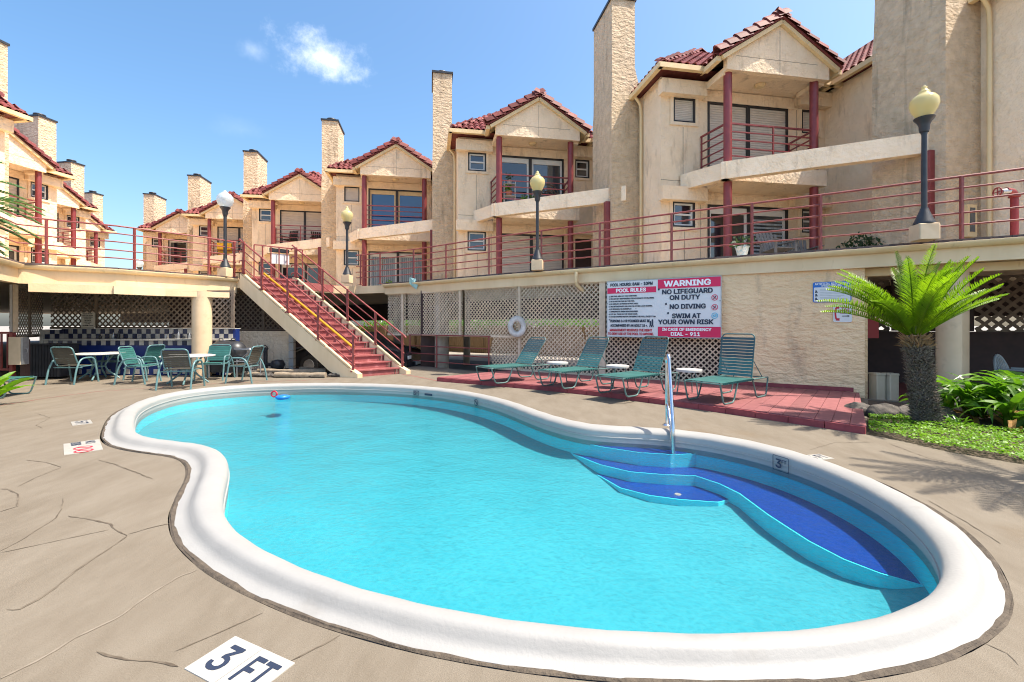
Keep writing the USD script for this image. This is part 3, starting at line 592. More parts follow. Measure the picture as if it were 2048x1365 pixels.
# ---------------------------------------------------------------- railings
def railing(label, pts, posts, z0, hts=(.26, .46, .67, .88, 1.07), r=.017, rp=.026, m='red_rail', group=None, foot=True):
    t = thing('railing', label, 'railing', (pts[0][0], pts[0][1], z0), 0, group); o = np.array(pts[0]); line = LineString(pts)
    q = np.array(pts) - o
    for h in hts:
        rad = r * (1.25 if h == hts[-1] else 1)
        part(t, 'rail', MB().tube(at_z(dense(q), h), rad, 6), m, True)
    for p in posts:
        c = np.array(line.interpolate(line.project(Point(p))).coords[0]) - o
        part(t, 'post', MB().bar((*c, 0), (*c, hts[-1]), rp * 1.7, rp * 1.7), m)
        if foot: part(t, 'foot_plate', MB().bar((*c, .0), (*c, .018), .12, .12), m)
    return t
inset = lambda E: offset_line(E, -.02, 1)
RAIL_R = inset(EDGE_R[:13])
px_x = [12.4, 10.2, 7.55, 5.92, 4.93, 3.58, 2.15, .78, -.66, -2.05, -3.25, -4.6, -5.4]
railing('long red five bar railing along the terrace edge above the signs', RAIL_R, [(x, np.interp(x, RAIL_R[::-1, 0], RAIL_R[::-1, 1])) for x in px_x], DECK_Z)
RAIL_L = inset(EDGE_L[1:])
railing('red five bar railing on the terrace edge above the outdoor bar', RAIL_L, [(-8.35, 13.7), (-8.68, 13.03), (-9.72, 11.72), (-11.0, 10.75), (-9.8, 7.8)], DECK_Z)
b_ = [Eb(x) - WN * .12 for x in (-3.35, -2.3, -.55)]
railing('low red four bar railing between the stairs and the lattice', b_, [b_[0] + (.05, -.03), b_[1], b_[2] - (.05, -.03)], -.02, hts=(.20, .44, .68, 1.04), foot=False)

# ---------------------------------------------------------------- the red stairs
SB, SBR, ST, STR = (np.array(q, float) for q in ((-4.109, 11.645, 0), (-3.025, 12.587, 0), (-8.101, 13.602, DECK_Z), (-6.971, 14.684, DECK_Z)))
stair = thing('staircase', 'straight red staircase with cream stringers from the patio to the terrace', 'staircase')
N = 16
def S(s, w, dz=0.0):
    a, b = SB + (ST - SB) * s, SBR + (STR - SBR) * s; p = a + (b - a) * w; return p + (0, 0, dz)
for k in range(N):
    s0, s1 = k / N, (k + 1) / N; z0, z1 = DECK_Z * k / N, DECK_Z * (k + 1) / N
    a, b, c, d_ = S(s0, .075), S(s0, .925), S(s1 + .006, .925), S(s1 + .006, .075)
    mb = MB(); bot = max(z0 - .06, -.02)
    v = [(*a[:2], bot), (*b[:2], bot), (*c[:2], bot), (*d_[:2], bot), (*a[:2], z1), (*b[:2], z1), (*c[:2], z1), (*d_[:2], z1)]
    part(stair, 'step', mb.add(v, [(0, 3, 2, 1), (4, 5, 6, 7), (0, 1, 5, 4), (1, 2, 6, 5), (2, 3, 7, 6), (3, 0, 4, 7)]), 'stair_red')
    # pale worn nosing and the grip strips painted at the right end of each step
    e = S(s0 - .006, .08); g = S(s0 - .006, .92); part(stair, 'nosing', MB().bar((*e[:2], z1 - .014), (*g[:2], z1 - .014), .02, .032), 'stair_red')
    for w in (.80, .845, .89):
        p, q = S(s0 - .010, w), S(s0 - .010, w + .014)
        part(stair, 'grip_strip', MB().bar((*p[:2], z1 - .10), (*q[:2], z1 - .10), .006, .13), 'dark_wood' if w != .845 else 'crack_pale')
for lab, w0, w1 in (('left cream stringer', -.02, .07), ('right cream stringer', .93, 1.02)):
    top, low = .17, -.33
    prof = [(-.055, 0.0, None), (-.055, .10, None), (0.02, top + .02, 's'), (1.0, top - .06, 's'), (1.0, low, 's'), (.165, low, 's'), (.085, 0.0, None)]
    rows = [[], []]
    for s, z, m_ in prof:
        for i, w in enumerate((w0, w1)):
            p = S(s, w); rows[i].append((p[0], p[1], (p[2] + z) if m_ else z))
    k = len(prof); mb = MB().add(rows[0] + rows[1], [(i, (i + 1) % k, k + (i + 1) % k, k + i) for i in range(k)])
    pv = np.array([(-p[0], p[2]) for p in rows[0]]); tv, T = trimesh.creation.triangulate_polygon(Polygon(pv), engine='earcut')
    T = np.array([np.argmin(np.linalg.norm(pv - q, axis=1)) for q in tv])[T]
    mb.add(rows[0], T); mb.add(rows[1], T[:, ::-1]); part(stair, 'stringer', mb, 'beam_paint', label=lab)
    e = w0 if w0 < 0 else w1
    for i in range(5):
        s0, s1 = .02 + i * .196, .02 + (i + 1) * .196 - .012
        a, b = S(s0, (w0 + w1) / 2, top + .035 - .08 * s0), S(s1, (w0 + w1) / 2, top + .035 - .08 * s1)
        part(stair, 'cap_flashing', MB().bar(a, b, .13, .014), 'cream_paint')
def stair_rail(label, w, svals):
    t = thing('stair_railing', label, 'railing'); o = (0, 0, .2)
    for h in (.20, .46, .70, .95):
        pts = [S(-.02, w, .16 + h), S(1.0, w, .12 + h)]
        if h == .95: pts = [S(-.035, w, .14 + h)] + pts + [S(1.03, w, .12 + h)]
        part(t, 'rail', MB().tube(pts, .024 if h == .95 else .016, 8), 'red_rail', True)
    for s in svals: part(t, 'post', MB().bar(S(s, w, .14), S(s, w, 1.11), .052, .052), 'red_rail'); part(t, 'foot_plate', MB().bar(S(s, w, .155), S(s, w, .185), .11, .11), 'red_rail')
    for h in (.25, .50, .78, 1.05):
        p = S(1.0, w); part(t, 'return_rail', MB().tube(fillet([p + (0, 0, h), p + (-.16, .12, h + .01), p + (-.22, .22, h - .02)], .1, 5), .02, 7), 'red_rail', True)
    return t
stair_rail('sloping red handrail on the left side of the staircase', .02, (-.005, .28, .55, .80, .985))
stair_rail('sloping red handrail on the right side of the staircase', .98, (-.005, .22, .47, .71, .985))
t = solo('yellow_pole', MB().tube([S(.16, .42, .27), S(.5, .40, .25), S(1.0, .40, .16)], .034, 8), 'yellow', 'bright yellow pole lying down the red stair treads', 'pole', True)
t = thing('stair_gate', 'small red barred gate at the head of the stairs', 'gate', (-8.05, 14.2, DECK_Z))
ga, gb = np.array((0, 0)), np.array((1.05, 1.0))
for k in range(7): p = ga + (gb - ga) * k / 6; part(t, 'bar', MB().bar((*p, .05), (*p, 1.08), .028, .028), 'red_rail')
for z in (.08, 1.08): part(t, 'rail', MB().bar((*ga, z), (*gb, z), .035, .035), 'red_rail')
fr = (np.array((-7.9, 14.42, DECK_Z)), np.array((.72, .69, 0)), np.array((.69, -.72, 0)))
t = thing('notice_board', 'blank looking white notice hung behind the bars of the stair gate', 'sign'); part(t, 'panel', board(fr, .25, .55, .80, .88, -.03, -.02), 'sign_white'); part(t, 'hanger', board(fr, .2, .92, .8, 1.05, -.03, -.025), 'ink_black')

# ---------------------------------------------------------------- townhouses
HT = math.radians(10.2)
def tile_strip(n=6, w=.225, L=.40, h=.085):
    """One barrel clay tile: x across, y up the slope, z out of the slope."""
    xs = np.linspace(-w / 2, w / 2, n); ar = h * np.cos(xs / w * np.pi) ** .8
    v = [(x, 0, a + .035) for x, a in zip(xs, ar)] + [(x, L, a + .004) for x, a in zip(xs, ar)] + [(x, 0, a + .012) for x, a in zip(xs, ar)]
    f = []
    for i in range(n - 1): f += [(i, i + 1, n + i + 1, n + i), (2 * n + i, 2 * n + i + 1, i + 1, i)]
    f = np.array(f); return np.array(v, float), np.vstack([f[:, [0, 1, 2]], f[:, [0, 2, 3]]])
TILE = tile_strip()
def place_tile(o, right, up, kw=1.0, kh=1.0):
    right, up = unit(right), unit(up); nrm = np.cross(right, up); v = TILE[0] * (kw, 1, kh)
    return (np.asarray(o) + v[:, :1] * right + v[:, 1:2] * up + v[:, 2:] * nrm, TILE[1])
# local frame of a house: a to the right along its front, v back, z up from the ground
def house(label, post, rot, mirror=False, detail=False, upper='shutter', winL='shutter', winR='shutter', low='glass', lowR='window', bits=None, group='terrace houses', post_end=True, wall_right=True, left_side=True):
    t = thing('townhouse', label, 'house', (post[0], post[1], 0), rot, group)
    M = np.diag([-1.0 if mirror else 1.0, 1, 1, 1])
    def P(name, mb, m, smooth=False, parent=None, lab=None):
        par = parent if parent is not None else t
        if isinstance(mb, MB) and name in SPLIT:
            k = 0
            for v, f in zip(mb.v, mb.f): o = part(par, name, tf((v, f - k), M), m, smooth, lab); k += len(v)
            return o
        return part(par, name, tf(mb.mesh() if isinstance(mb, MB) else mb, M), m, smooth, lab)
    def front(holes, a0, a1, z0, z1, v0, th):
        pg = shapely.box(a0, z0, a1, z1)
        for h in holes: pg = pg.difference(shapely.box(*h))
        b = MB()
        for g in getattr(pg, 'geoms', [pg]):
            m = trimesh.creation.extrude_polygon(g, th, engine='earcut'); q = np.array(m.vertices)
            b.add(np.stack([q[:, 0], v0 + th - q[:, 2], q[:, 1]], 1), m.faces)
        return b
    AL, AR, VF, VB, Z0 = -1.36, 3.88, 1.05, 8.3, DECK_Z - .05
    WL, WR = (-1.0, 6.95, -.34, 7.63), (3.05, 6.93, 3.62, 7.62)
    DU = (.05, 5.53, 2.61, 7.60)
    LL, DL = (-1.02, 4.05, -.35, 4.76), (.05, DECK_Z, 2.61, 4.72)
    LR = (3.05, 4.03, 3.66, 4.72) if lowR == 'window' else (3.05, DECK_Z, 3.72, 4.62)
    P('front_wall', front([WL, WR, DU, LL, DL, LR], AL, AR, Z0, 8.16, VF, .20), 'stucco')
    P('side_wall', MB().box(AL, VF + .201, Z0, AL + .2, VB, 8.16), 'stucco'); P('side_wall', MB().box(AR - .2, VF + .201, Z0, AR, VB, 8.16), 'stucco')
    P('rear_wall', MB().box(AL + .201, VB - .2, Z0, AR - .201, VB, 8.16), 'stucco')
    P('upper_floor', MB().box(AL + .201, VF + .201, 5.3, AR - .201, VB - .201, 5.5), 'stucco')
    # trim bands
    P('upper_band', MB().box(-1.44, .80, 7.62, -.12, VF - .001, 8.0).box(2.82, .80, 7.66, 4.05, VF - .001, 8.06), 'stucco')
    P('middle_band', MB().box(-1.44, .80, 4.74, -.1, VF - .001, 5.11).box(2.62, .80, 4.74, 3.9, VF - .001, 5.06), 'stucco')
    P('door_lintel', MB().box(-.1, VF - .04, 7.60, 2.8, VF - .002, 7.90).box(-.06, VF - .04, 4.72, 2.66, VF - .002, 5.0), 'stucco')
    # windows
    def window(r, kind, surround=True):
        a0, z0, a1, z1 = r
        if surround:
            sgn = MB(); k = .09
            sgn.box(a0 - k, VF - .045, z0 - k, a1 + k, VF - .001, z0 - .002).box(a0 - k, VF - .045, z0 - .002, a0 - .002, VF - .001, z1).box(a1 + .002, VF - .045, z0 - .002, a1 + k, VF - .001, z1)
            P('window_surround', sgn, 'stucco')
        f = MB(); w = .045
        f.box(a0, VF - .03, z0, a0 + w, VF + .09, z1).box(a1 - w, VF - .03, z0, a1, VF + .09, z1).box(a0 + w, VF - .03, z0, a1 - w, VF + .09, z0 + w).box(a0 + w, VF - .03, z1 - w, a1 - w, VF + .09, z1)
        fr = P('window', f, 'black_frame')
        if kind == 'shutter':
            n = 12
            for i in range(n):
                za, zb = z0 + w + (z1 - z0 - 2 * w) * i / n, z0 + w + (z1 - z0 - 2 * w) * (i + 1) / n
                P('shutter_slat', MB().box(a0 + w, VF + .01 + .012, za + .004, a1 - w, VF + .06, zb - .004), 'shutter', parent=fr)
        else:
            g = MB(); q = .05; i0, j0, i1, j1 = a0 + w + .001, z0 + w + .001, a1 - w - .001, z1 - w - .001; mid = (j0 + j1) / 2
            g.box(i0, VF + .02, j0, i0 + q, VF + .08, j1).box(i1 - q, VF + .02, j0, i1, VF + .08, j1).box(i0 + q, VF + .02, j0, i1 - q, VF + .08, j0 + q).box(i0 + q, VF + .02, j1 - q, i1 - q, VF + .08, j1).box(i0 + q, VF + .015, mid - q / 2, i1 - q, VF + .08, mid + q / 2)
            P('sash', g, 'white_frame', parent=fr)
            P('pane', MB().box(i0 + q, VF + .05, j0 + q, i1 - q, VF + .06, mid - q / 2), 'pane_grey', parent=fr); P('pane', MB().box(i0 + q, VF + .04, mid + q / 2, i1 - q, VF + .05, j1 - q), 'pane_dark', parent=fr)
    def doors(r, kind, mid):
        a0, z0, a1, z1 = r; w = .06; z0 += .02
        f = MB().box(a0, VF - .02, z0, a0 + w, VF + .12, z1).box(a1 - w, VF - .02, z0, a1, VF + .12, z1).box(a0 + w, VF - .02, z1 - w, a1 - w, VF + .12, z1).box(mid - .055, VF - .02, z0, mid + .055, VF + .12, z1 - w)
        fr = P('patio_door', f, 'black_frame')
        for s0, s1, mm in ((a0 + w, mid - .055, 'pane_blue' if kind == 'blue' else 'pane_dark'), (mid + .055, a1 - w, 'pane_blue' if kind == 'blue' else 'pane_grey')):
            if kind == 'shutter':
                n = 30 if detail else 16
                for i in range(n):
                    za, zb = z0 + (z1 - w - z0) * i / n, z0 + (z1 - w - z0) * (i + 1) / n
                    P('shutter_slat', MB().box(s0, VF + .02, za + .004, s1, VF + .07, zb - .004), 'shutter', parent=fr)
            else:
                k = .07; g = MB().box(s0, VF + .03, z0, s0 + k, VF + .09, z1 - w - .18).box(s1 - k, VF + .03, z0, s1, VF + .09, z1 - w - .18).box(s0 + k, VF + .03, z0, s1 - k, VF + .09, z0 + .09).box(s0, VF + .03, z1 - w - .18, s1, VF + .09, z1 - w)
                P('door_frame', g, 'white_frame' if kind != 'blue' else 'cream_paint', parent=fr)
                if kind == 'blinds':
                    for i in range(11): x = s0 + k + (s1 - s0 - 2 * k) * (i + .5) / 11; P('blind_slat', MB().box(x - .036, VF + .076, z0 + .10, x + .030, VF + .082, z1 - w - .19), 'curtain', parent=fr)
                    P('pane', MB().box(s0 + k, VF + .085, z0 + .09, s1 - k, VF + .095, z1 - w - .18), mm, parent=fr)
                else:
                    P('pane', MB().box(s0 + k, VF + .06, z0 + .09, s1 - k, VF + .07, z1 - w - .18), mm, parent=fr)
                    if kind == 'louvre':
                        for i in range(14):
                            zz = z0 + .16 + (z1 - z0 - .45) * i / 14
                            if s0 > mid: P('blind_slat', MB().box(s0 + k, VF + .045, zz, s1 - k, VF + .055, zz + .05), 'curtain', parent=fr)
    window(WL, winL); window(WR, winR); window(LL, 'glass')
    doors(DU, upper, 1.32); doors(DL, low, 1.36)
    if lowR == 'window': window(LR, 'glass')
    else:
        a0, z0, a1, z1 = LR; fr = P('entry_door', MB().box(a0, VF + .04, z0 + .02, a1, VF + .09, z1), 'dark_wood'); P('door_casing', MB().box(a0 - .12, VF - .05, z0, a0 - .002, VF - .001, z1 + .1).box(a1 + .002, VF - .05, z0, a1 + .12, VF - .001, z1 + .1), 'stucco', parent=fr)
    for q in ((AL, 5.33, -.1, 5.34), (-.70, 5.35, -.69, 6.83), (-.66, 2.8, -.65, 3.94), (2.9, 5.35, 2.91, 7.6), (-.16, 2.8, -.15, 4.7)): P('control_joint', MB().box(q[0], VF - .004, q[1], q[2], VF + .002, q[3]), 'crack_dark')
    for q in ((1.365, 7.9, 1.373, 9.0), (.1, 8.22, 2.5, 8.228)): P('control_joint', MB().box(q[0], -.103, q[1], q[2], -.09, q[3]), 'crack_dark')
    # porch: posts, gable, soffit
    for a, z0, z1 in ((0.0, Z0, 5.04), (0.0, 5.50, 7.9), (2.58, Z0, 5.04), (2.58, 5.50, 7.9)):
        P('porch_post', MB().lathe([(.0, z0), (.105, z0), (.105, z1), (0, z1)], at=(a, .10, 0), n=16), 'maroon_paint', True)
    G = [(-.15, 7.86), (2.86, 7.86), (2.86, 8.24), (1.37, 9.17), (-.15, 8.24)]
    gm = trimesh.creation.extrude_polygon(Polygon(G), .16, engine='earcut'); q = np.array(gm.vertices)
    P('gable', (np.stack([q[:, 0], .06 - q[:, 2], q[:, 1]], 1), np.array(gm.faces)), 'stucco')
    P('soffit', MB().box(-.14, .062, 7.93, 2.85, 1.04, 7.99), 'stucco'); P('soffit_beam', MB().box(-.15, .062, 7.80, .05, .79, 7.925).box(2.66, .062, 7.80, 2.86, .79, 7.925), 'stucco')
    P('porch_light', MB().lathe([(.0, 7.925), (.15, 7.925), (.15, 7.90), (.10, 7.85), (0, 7.84)], at=(1.30, .55, 0), n=8), 'cream_paint')
    # balcony slab, long diagonal parapet beam to the next chimney
    P('balcony_slab', MB().box(-.12, -.03, 5.06, 2.86, 1.045, 5.47), 'stucco')
    d = unit((3.42, -2.62, 0)); n = np.array([d[1], -d[0], 0]); a_, b_ = np.array((-.10, -.06, 5.28)), np.array((3.45, -2.70, 5.28))
    P('diagonal_beam', MB().bar(a_ - d * .16, b_, .22, .44), 'stucco')
    P('side_parapet', MB().bar((-.12, -.10, 5.27), (-.72, 1.04, 5.27), .2, .42), 'stucco')
    if post_end: P('beam_post', MB().box(2.83, -2.60, Z0, 3.01, -2.42, 5.06), 'maroon_paint')
    def rails(p, q, ps):
        p, q = np.array(p, float), np.array(q, float); fr = None
        for i, h in enumerate((1.08, .87, .66, .45, .24)):
            o = P('balcony_rail', MB().bar((*p, 5.5 + h), (*q, 5.5 + h), .03 if i else .042, .03 if i else .042), 'maroon_paint')
        for s in ps: c = p + (q - p) * s; P('rail_post', MB().bar((*c, 5.5), (*c, 6.58), .035, .035), 'maroon_paint')
    rails((-.02, .08), (-.16, 1.04), (.97,)); rails((.10, .10), (2.48, .10), (.52,)); rails((2.58, .2), (2.62, 1.04), (.97,))
    # chimney stack with flared foot, cap and flue
    ch = P('chimney', loft_boxes([(-2.27, -1.24, 2.3, 3.9, Z0), (-2.27, -1.24, 2.3, 3.9, 7.9), (-2.25, -1.30, 2.3, 3.88, 8.3), (-2.25, -1.44, 2.31, 3.86, 8.75), (-2.25, -1.52, 2.32, 3.85, 9.1), (-2.25, -1.52, 2.32, 3.85, 11.1)]), 'stucco_rough')
    P('chimney_cap', MB().box(-2.29, 2.28, 11.1, -1.48, 3.89, 11.18), 'black_metal', parent=ch)
    P('flue', MB().lathe([(.17, 11.18), (.17, 11.30), (.23, 11.31), (.23, 11.37), (0, 11.39)], at=(-1.9, 2.8, 0), n=14), 'black_metal', True, parent=ch)
    # roof: hip over the body, gable over the porch
    EV, SL, E0, AM = .58, .78, 8.2, 1.26
    hw = AM + 1.6; zr = E0 + SL * hw; vb = VB + .1
    core = P('roof', MB().add([(-1.6, EV, E0), (4.12, EV, E0), (4.12, vb, E0), (-1.6, vb, E0), (AM, EV + hw, zr), (AM, vb, zr)], [(0, 1, 4)]).add([(-1.6, EV, E0), (AM, EV + hw, zr), (AM, vb, zr), (-1.6, vb, E0)], [(0, 1, 2, 3)]).add([(4.12, EV, E0), (4.12, vb, E0), (AM, vb, zr), (AM, EV + hw, zr)], [(0, 1, 2, 3)]).add([(-1.6, vb, E0), (AM, vb, zr), (4.12, vb, E0)], [(0, 1, 2)]).add([(-1.6, EV, E0 - .02), (4.12, EV, E0 - .02), (4.12, vb, E0 - .02), (-1.6, vb, E0 - .02)], [(3, 2, 1, 0)]), 'clay_tile')
    gz = lambda a: 9.30 - .625 * abs(a - 1.37)
    many = MB(); count = [0]
    def tile(o, right, up, single):
        m = place_tile(o, right, up)
        if single and count[0] < 290: count[0] += 1; P('roof_tile', m, 'clay_tile', parent=core)
        else: many.add(*m)
    ex, k = .33, math.hypot(1, SL)
    for j in range(13):
        s = j * ex / k
        if s > hw - .22: break
        for i in range(27):
            a = -1.55 + i * .215; v = EV + s - .03; z = E0 + SL * s + .005
            if a + 1.6 > s - .02 and 4.12 - a > s - .02 and not (-.42 < a < 3.15 and gz(a) > z + .12): tile((a, v, z), (1, 0, 0), (0, 1, SL), detail)
        for i in range(36):
            v = EV + .1 + i * .215
            if v - EV > s - .02 and v < vb - .2 and not (v > 2.2 and v < 4.0 and s < .65):
                tile((-1.63 + s, v, E0 + SL * s + .005), (0, -1, 0), (1, 0, SL), detail)
                tile((4.15 - s, v, E0 + SL * s + .005), (0, 1, 0), (-1, 0, SL), False)
    for i in range(9): tile((-1.55 + i * .3, EV + i * .3, E0 + SL * i * .3 + .06), (1, -1, 0), (1, 1, SL), detail)
    kk = math.hypot(1, .625)
    for sgn in (-1, 1):
        P('porch_roof', MB().add([(1.37, -.14, 9.25), (1.37 + sgn * 1.78, -.14, 8.14), (1.37 + sgn * 1.78, .7, 8.14), (1.37, 2.2, 9.25)], [(0, 1, 2, 3)]).add([(1.37, -.14, 9.19), (1.37 + sgn * 1.78, -.14, 8.08), (1.37 + sgn * 1.78, .7, 8.08), (1.37, 2.2, 9.19)], [(3, 2, 1, 0)]), 'cream_paint', parent=core)
        for j in range(7):
            a = 1.37 + sgn * (1.80 - j * ex / kk)
            for i in range(12):
                v = -.02 + i * .215; z = 9.28 - .625 * abs(a - 1.37)
                if z > E0 + SL * (v - EV) - .1: tile((a, v, z), (0, sgn, 0), (-sgn, 0, .625), False)
            # rake tile along the front edge
            m = place_tile((a, -.155, 9.265 - .625 * abs(a - 1.37)), (0, sgn, 0), (-sgn, 0, .625), 1.25, 2.3); P('rake_tile', m, 'clay_tile', parent=core)
        P('rake_board', MB().bar((1.37 + sgn * 1.70, -.155, 8.10), (1.37, -.155, 9.185), .10, .10), 'cream_paint', parent=core)
        rk = MB().bar((1.37 + sgn * 1.80, -.19, 8.15), (1.37, -.19, 9.29), .07, .05); P('rake_edge', rk, 'clay_tile', parent=core)
    for i in range(7): tile((1.37, -.2 + i * .33, 9.30), (1, 0, 0), (0, 1, 0), False)
    rest = P('roof_tiles', many, 'clay_tile', parent=core); setdata(rest, kind='stuff')
    P('gutter', MB().box(-1.70, EV - .13, 8.08, -.34, EV - .005, 8.21).box(-1.73, EV - .12, 8.08, -1.601, 2.28, 8.21).box(-.47, -.14, 8.02, -.345, EV - .135, 8.14).box(3.09, -.14, 8.02, 3.21, EV - .135, 8.14).box(3.09, EV - .13, 8.08, 4.2, EV - .005, 8.21).box(-1.73, 3.92, 8.08, -1.601, vb, 8.21), 'cream_paint')
    P('downspout', MB().tube(fillet([(-1.62, 2.1, 8.1), (-1.45, 2.1, 7.9), (-1.43, 2.1, 7.6), (-1.43, 2.1, Z0)], .1, 4), .045, 8), 'cream_paint', True)
    if bits: bits(P)
    return t
def loft_boxes(rows):
    mb = MB(); v = []
    for a0, a1, v0, v1, z in rows: v += [(a0, v0, z), (a1, v0, z), (a1, v1, z), (a0, v1, z)]
    f = [(i * 4 + j, i * 4 + (j + 1) % 4, (i + 1) * 4 + (j + 1) % 4, (i + 1) * 4 + j) for i in range(len(rows) - 1) for j in range(4)]; k = len(v)
    f += [(3, 2, 1, 0), (k - 4, k - 3, k - 2, k - 1)]; return mb.add(v, f)

HOUSES = [(11.66, 7.60), (5.61, 11.70), (-.43, 15.70), (-6.44, 19.80), (-12.50, 23.75), (-18.60, 27.90), (-24.90, 32.10)]
def LW(h, a, v, rot=HT, mirror=False):
    """House coordinates to the ground plan."""
    a = -a if mirror else a; return np.array((HOUSES[h][0] + math.cos(rot) * a - math.sin(rot) * v, HOUSES[h][1] + math.sin(rot) * a + math.cos(rot) * v))
def meter(P):
    b = P('meter_box', MB().box(-1.86, 2.19, 3.18, -1.62, 2.298, 3.85), 'cream_paint'); P('meter_window', MB().box(-1.80, 2.18, 3.28, -1.68, 2.189, 3.78), 'pane_grey', parent=b)
house('nearest townhouse at the right edge, only its rough chimney and downspout in view', HOUSES[0], HT, detail=True, bits=meter)
house('townhouse with closed upper shutters behind the two grey slatted chairs', HOUSES[1], HT, detail=True, low='louvre')
house('townhouse with potted plants and a round wicker chair on its balcony', HOUSES[2], HT, detail=True, upper='glass', winL='glass', winR='glass', low='shutter', lowR='door')
house('townhouse with bright blue glass doors on its upper balcony', HOUSES[3], HT, upper='blue', low='blinds')
house('townhouse with dark slatted chairs on the balcony above the stair gate', HOUSES[4], HT, winL='glass')
house('townhouse behind the clear globe lamp with a yellow towel on its balcony', HOUSES[5], HT, winL='glass')
house('farthest right row townhouse with dark glass doors next to the sky gap', HOUSES[6], HT, upper='glass', winL='glass')
LT = math.radians(80.6)
LROW = [(-15.7, 13.3), (-20.07, 19.36), (-24.4, 25.4), (-29.0, 31.8)]
for (x, y), lab in zip(LROW, ('nearest left row townhouse, only a roof corner at the left edge', 'left row townhouse behind the drooping palm fronds', 'second left row townhouse with a window behind its red post', 'farthest left row townhouse beside the sky gap')):
    house(lab, (x, y), LT, mirror=True, upper='shutter', winL='glass', winR='glass', group='left row terrace houses', post_end=True)

# ---------------------------------------------------------------- lamps on the terrace edge
def lamp_parts(t, globe='globe_cream', clear=False, base='black_metal', pole_r=.055):
    part(t, 'plinth', rbox(-.15, -.15, 0, .15, .15, .27), 'column_paint', 30)
    part(t, 'base', MB().lathe([(.15, .27), (.15, .29), (.14, .31), (.065, .50), (.055, .54)], n=20), base, 35)
    part(t, 'pole', MB().lathe([(pole_r, .53), (pole_r * .92, 1.78), (pole_r * 1.05, 1.79), (pole_r * 1.05, 1.83)], n=14), 'black_metal', True)
    part(t, 'globe_holder', MB().lathe([(.06, 1.82), (.072, 1.86), (.075, 1.93), (.10, 1.99), (.14, 2.04), (.145, 2.06), (.10, 2.065)], n=20), 'black_metal', 35)
    pr = [(.10, 2.06), (.175, 2.20), (.20, 2.28), (.19, 2.36), (.15, 2.42), (.09, 2.455), (.085, 2.47), (.075, 2.49), (.08, 2.50), (.05, 2.53), (.03, 2.55), (.045, 2.575), (.0, 2.61)] if not clear else \
         [(.11, 2.06), (.19, 2.14), (.225, 2.25), (.215, 2.36), (.15, 2.45), (.09, 2.475), (.085, 2.50), (.04, 2.515), (.05, 2.54), (.0, 2.57)]
    part(t, 'globe', MB().lathe(pr, n=28), globe, True)
def rbox(x0, y0, z0, x1, y1, z1, r=.025):
    pg = shapely.box(x0, y0, x1, y1); rows = []
    base = np.array(pg.buffer(-r).buffer(r, quad_segs=3).exterior.coords)[:-1]; c = np.array([(x0 + x1) / 2, (y0 + y1) / 2]); k = 1 - r / (min(x1 - x0, y1 - y0) / 2)
    mb = MB(); rings_ = [at_z(base, z0), at_z(base, z1 - r), at_z(c + (base - c) * (1 - (1 - k) * .3), z1 - r * .3), at_z(c + (base - c) * k, z1)]
    n = len(base); mb.add(np.vstack(rings_ + [np.array([[*c, z1], [*c, z0]])]), [(i * n + j, i * n + (j + 1) % n, (i + 1) * n + (j + 1) % n, (i + 1) * n + j) for i in range(3) for j in range(n)])
    q = len(rings_) * n; m = mb.mesh(); f = [(3 * n + j, 3 * n + (j + 1) % n, q) for j in range(n)] + [((j + 1) % n, j, q + 1) for j in range(n)]
    return MB().add(m[0], m[1]).add(m[0], f)
for lab, x, y, g, cl, r_ in (('nearest cream globe lamp in front of the rough chimney at the right', 6.94, 7.66, 'globe_cream', False, .042),
                          ('cream acorn lamp in front of the wicker chair balcony', .665, 11.90, 'globe_cream', False, .042),
                          ('cream acorn lamp above the right stair handrail', -5.60, 15.45, 'globe_cream', False, .042),
                          ('clear globe lamp with black pole left of the stair head', -8.50, 13.48, 'globe_clear', True, .05),
                          ('far clear globe lamp, only its globe showing over the terrace edge', -22.6, 27.6, 'globe_clear', True, .05)):
    t = thing('terrace_lamp', lab, 'street lamp', (x, y, DECK_Z), R.uniform(-.3, .3), 'lamps along the terrace edge'); lamp_parts(t, g, cl, 'black_metal', r_)

# ---------------------------------------------------------------- signs
A0, A1 = np.array((2.30, 10.93)), np.array((4.43, 9.60)); rt = unit(A1 - A0); rt3 = np.array([*rt, 0]); nr = np.array([rt[1], -rt[0], 0])
o = np.array([*A0, 0]) + nr * .06
sg = thing('pool_rules_sign', 'large white and pink pool rules and warning board on the lattice', 'sign', (0, 0, 0))
W_ = 2.51; fr = (o, rt3, nr); zb, zt = 1.06, 2.385; H_ = zt - zb; uu = lambda f: f * W_; zz = lambda f: zb + f * H_
part(sg, 'board', board(fr, 0, zb, W_, zt, -.02, 0), 'sign_white'); 
for (u0, z0, u1, z1) in ((0, 0, 1, .012), (0, .988, 1, 1), (0, .012, .004, .988), (.996, .012, 1, .988)): part(sg, 'edging', board(fr, uu(u0), zz(z0), uu(u1), zz(z1), .001, .006), 'steel')
for (u0, z0, u1, z1) in ((.006, .775, .462, .875), (.478, .83, .994, .985), (.478, .014, .994, .185)): part(sg, 'pink_panel', board(fr, uu(u0), zz(z0), uu(u1), zz(z1), .001, .004), 'sign_pink')
def line(s, u0, u1, z, h, m): text_on(sg, s, h * H_, uu(u0), zz(z), m, (o + nr * .004, rt3, nr), width=uu(u1 - u0), depth=.003, heavy=h * H_ * .085)
line('POOL HOURS: 8AM - 10PM', .035, .43, .905, .05, 'ink_navy'); line('POOL RULES', .09, .37, .795, .06, 'ink_white')
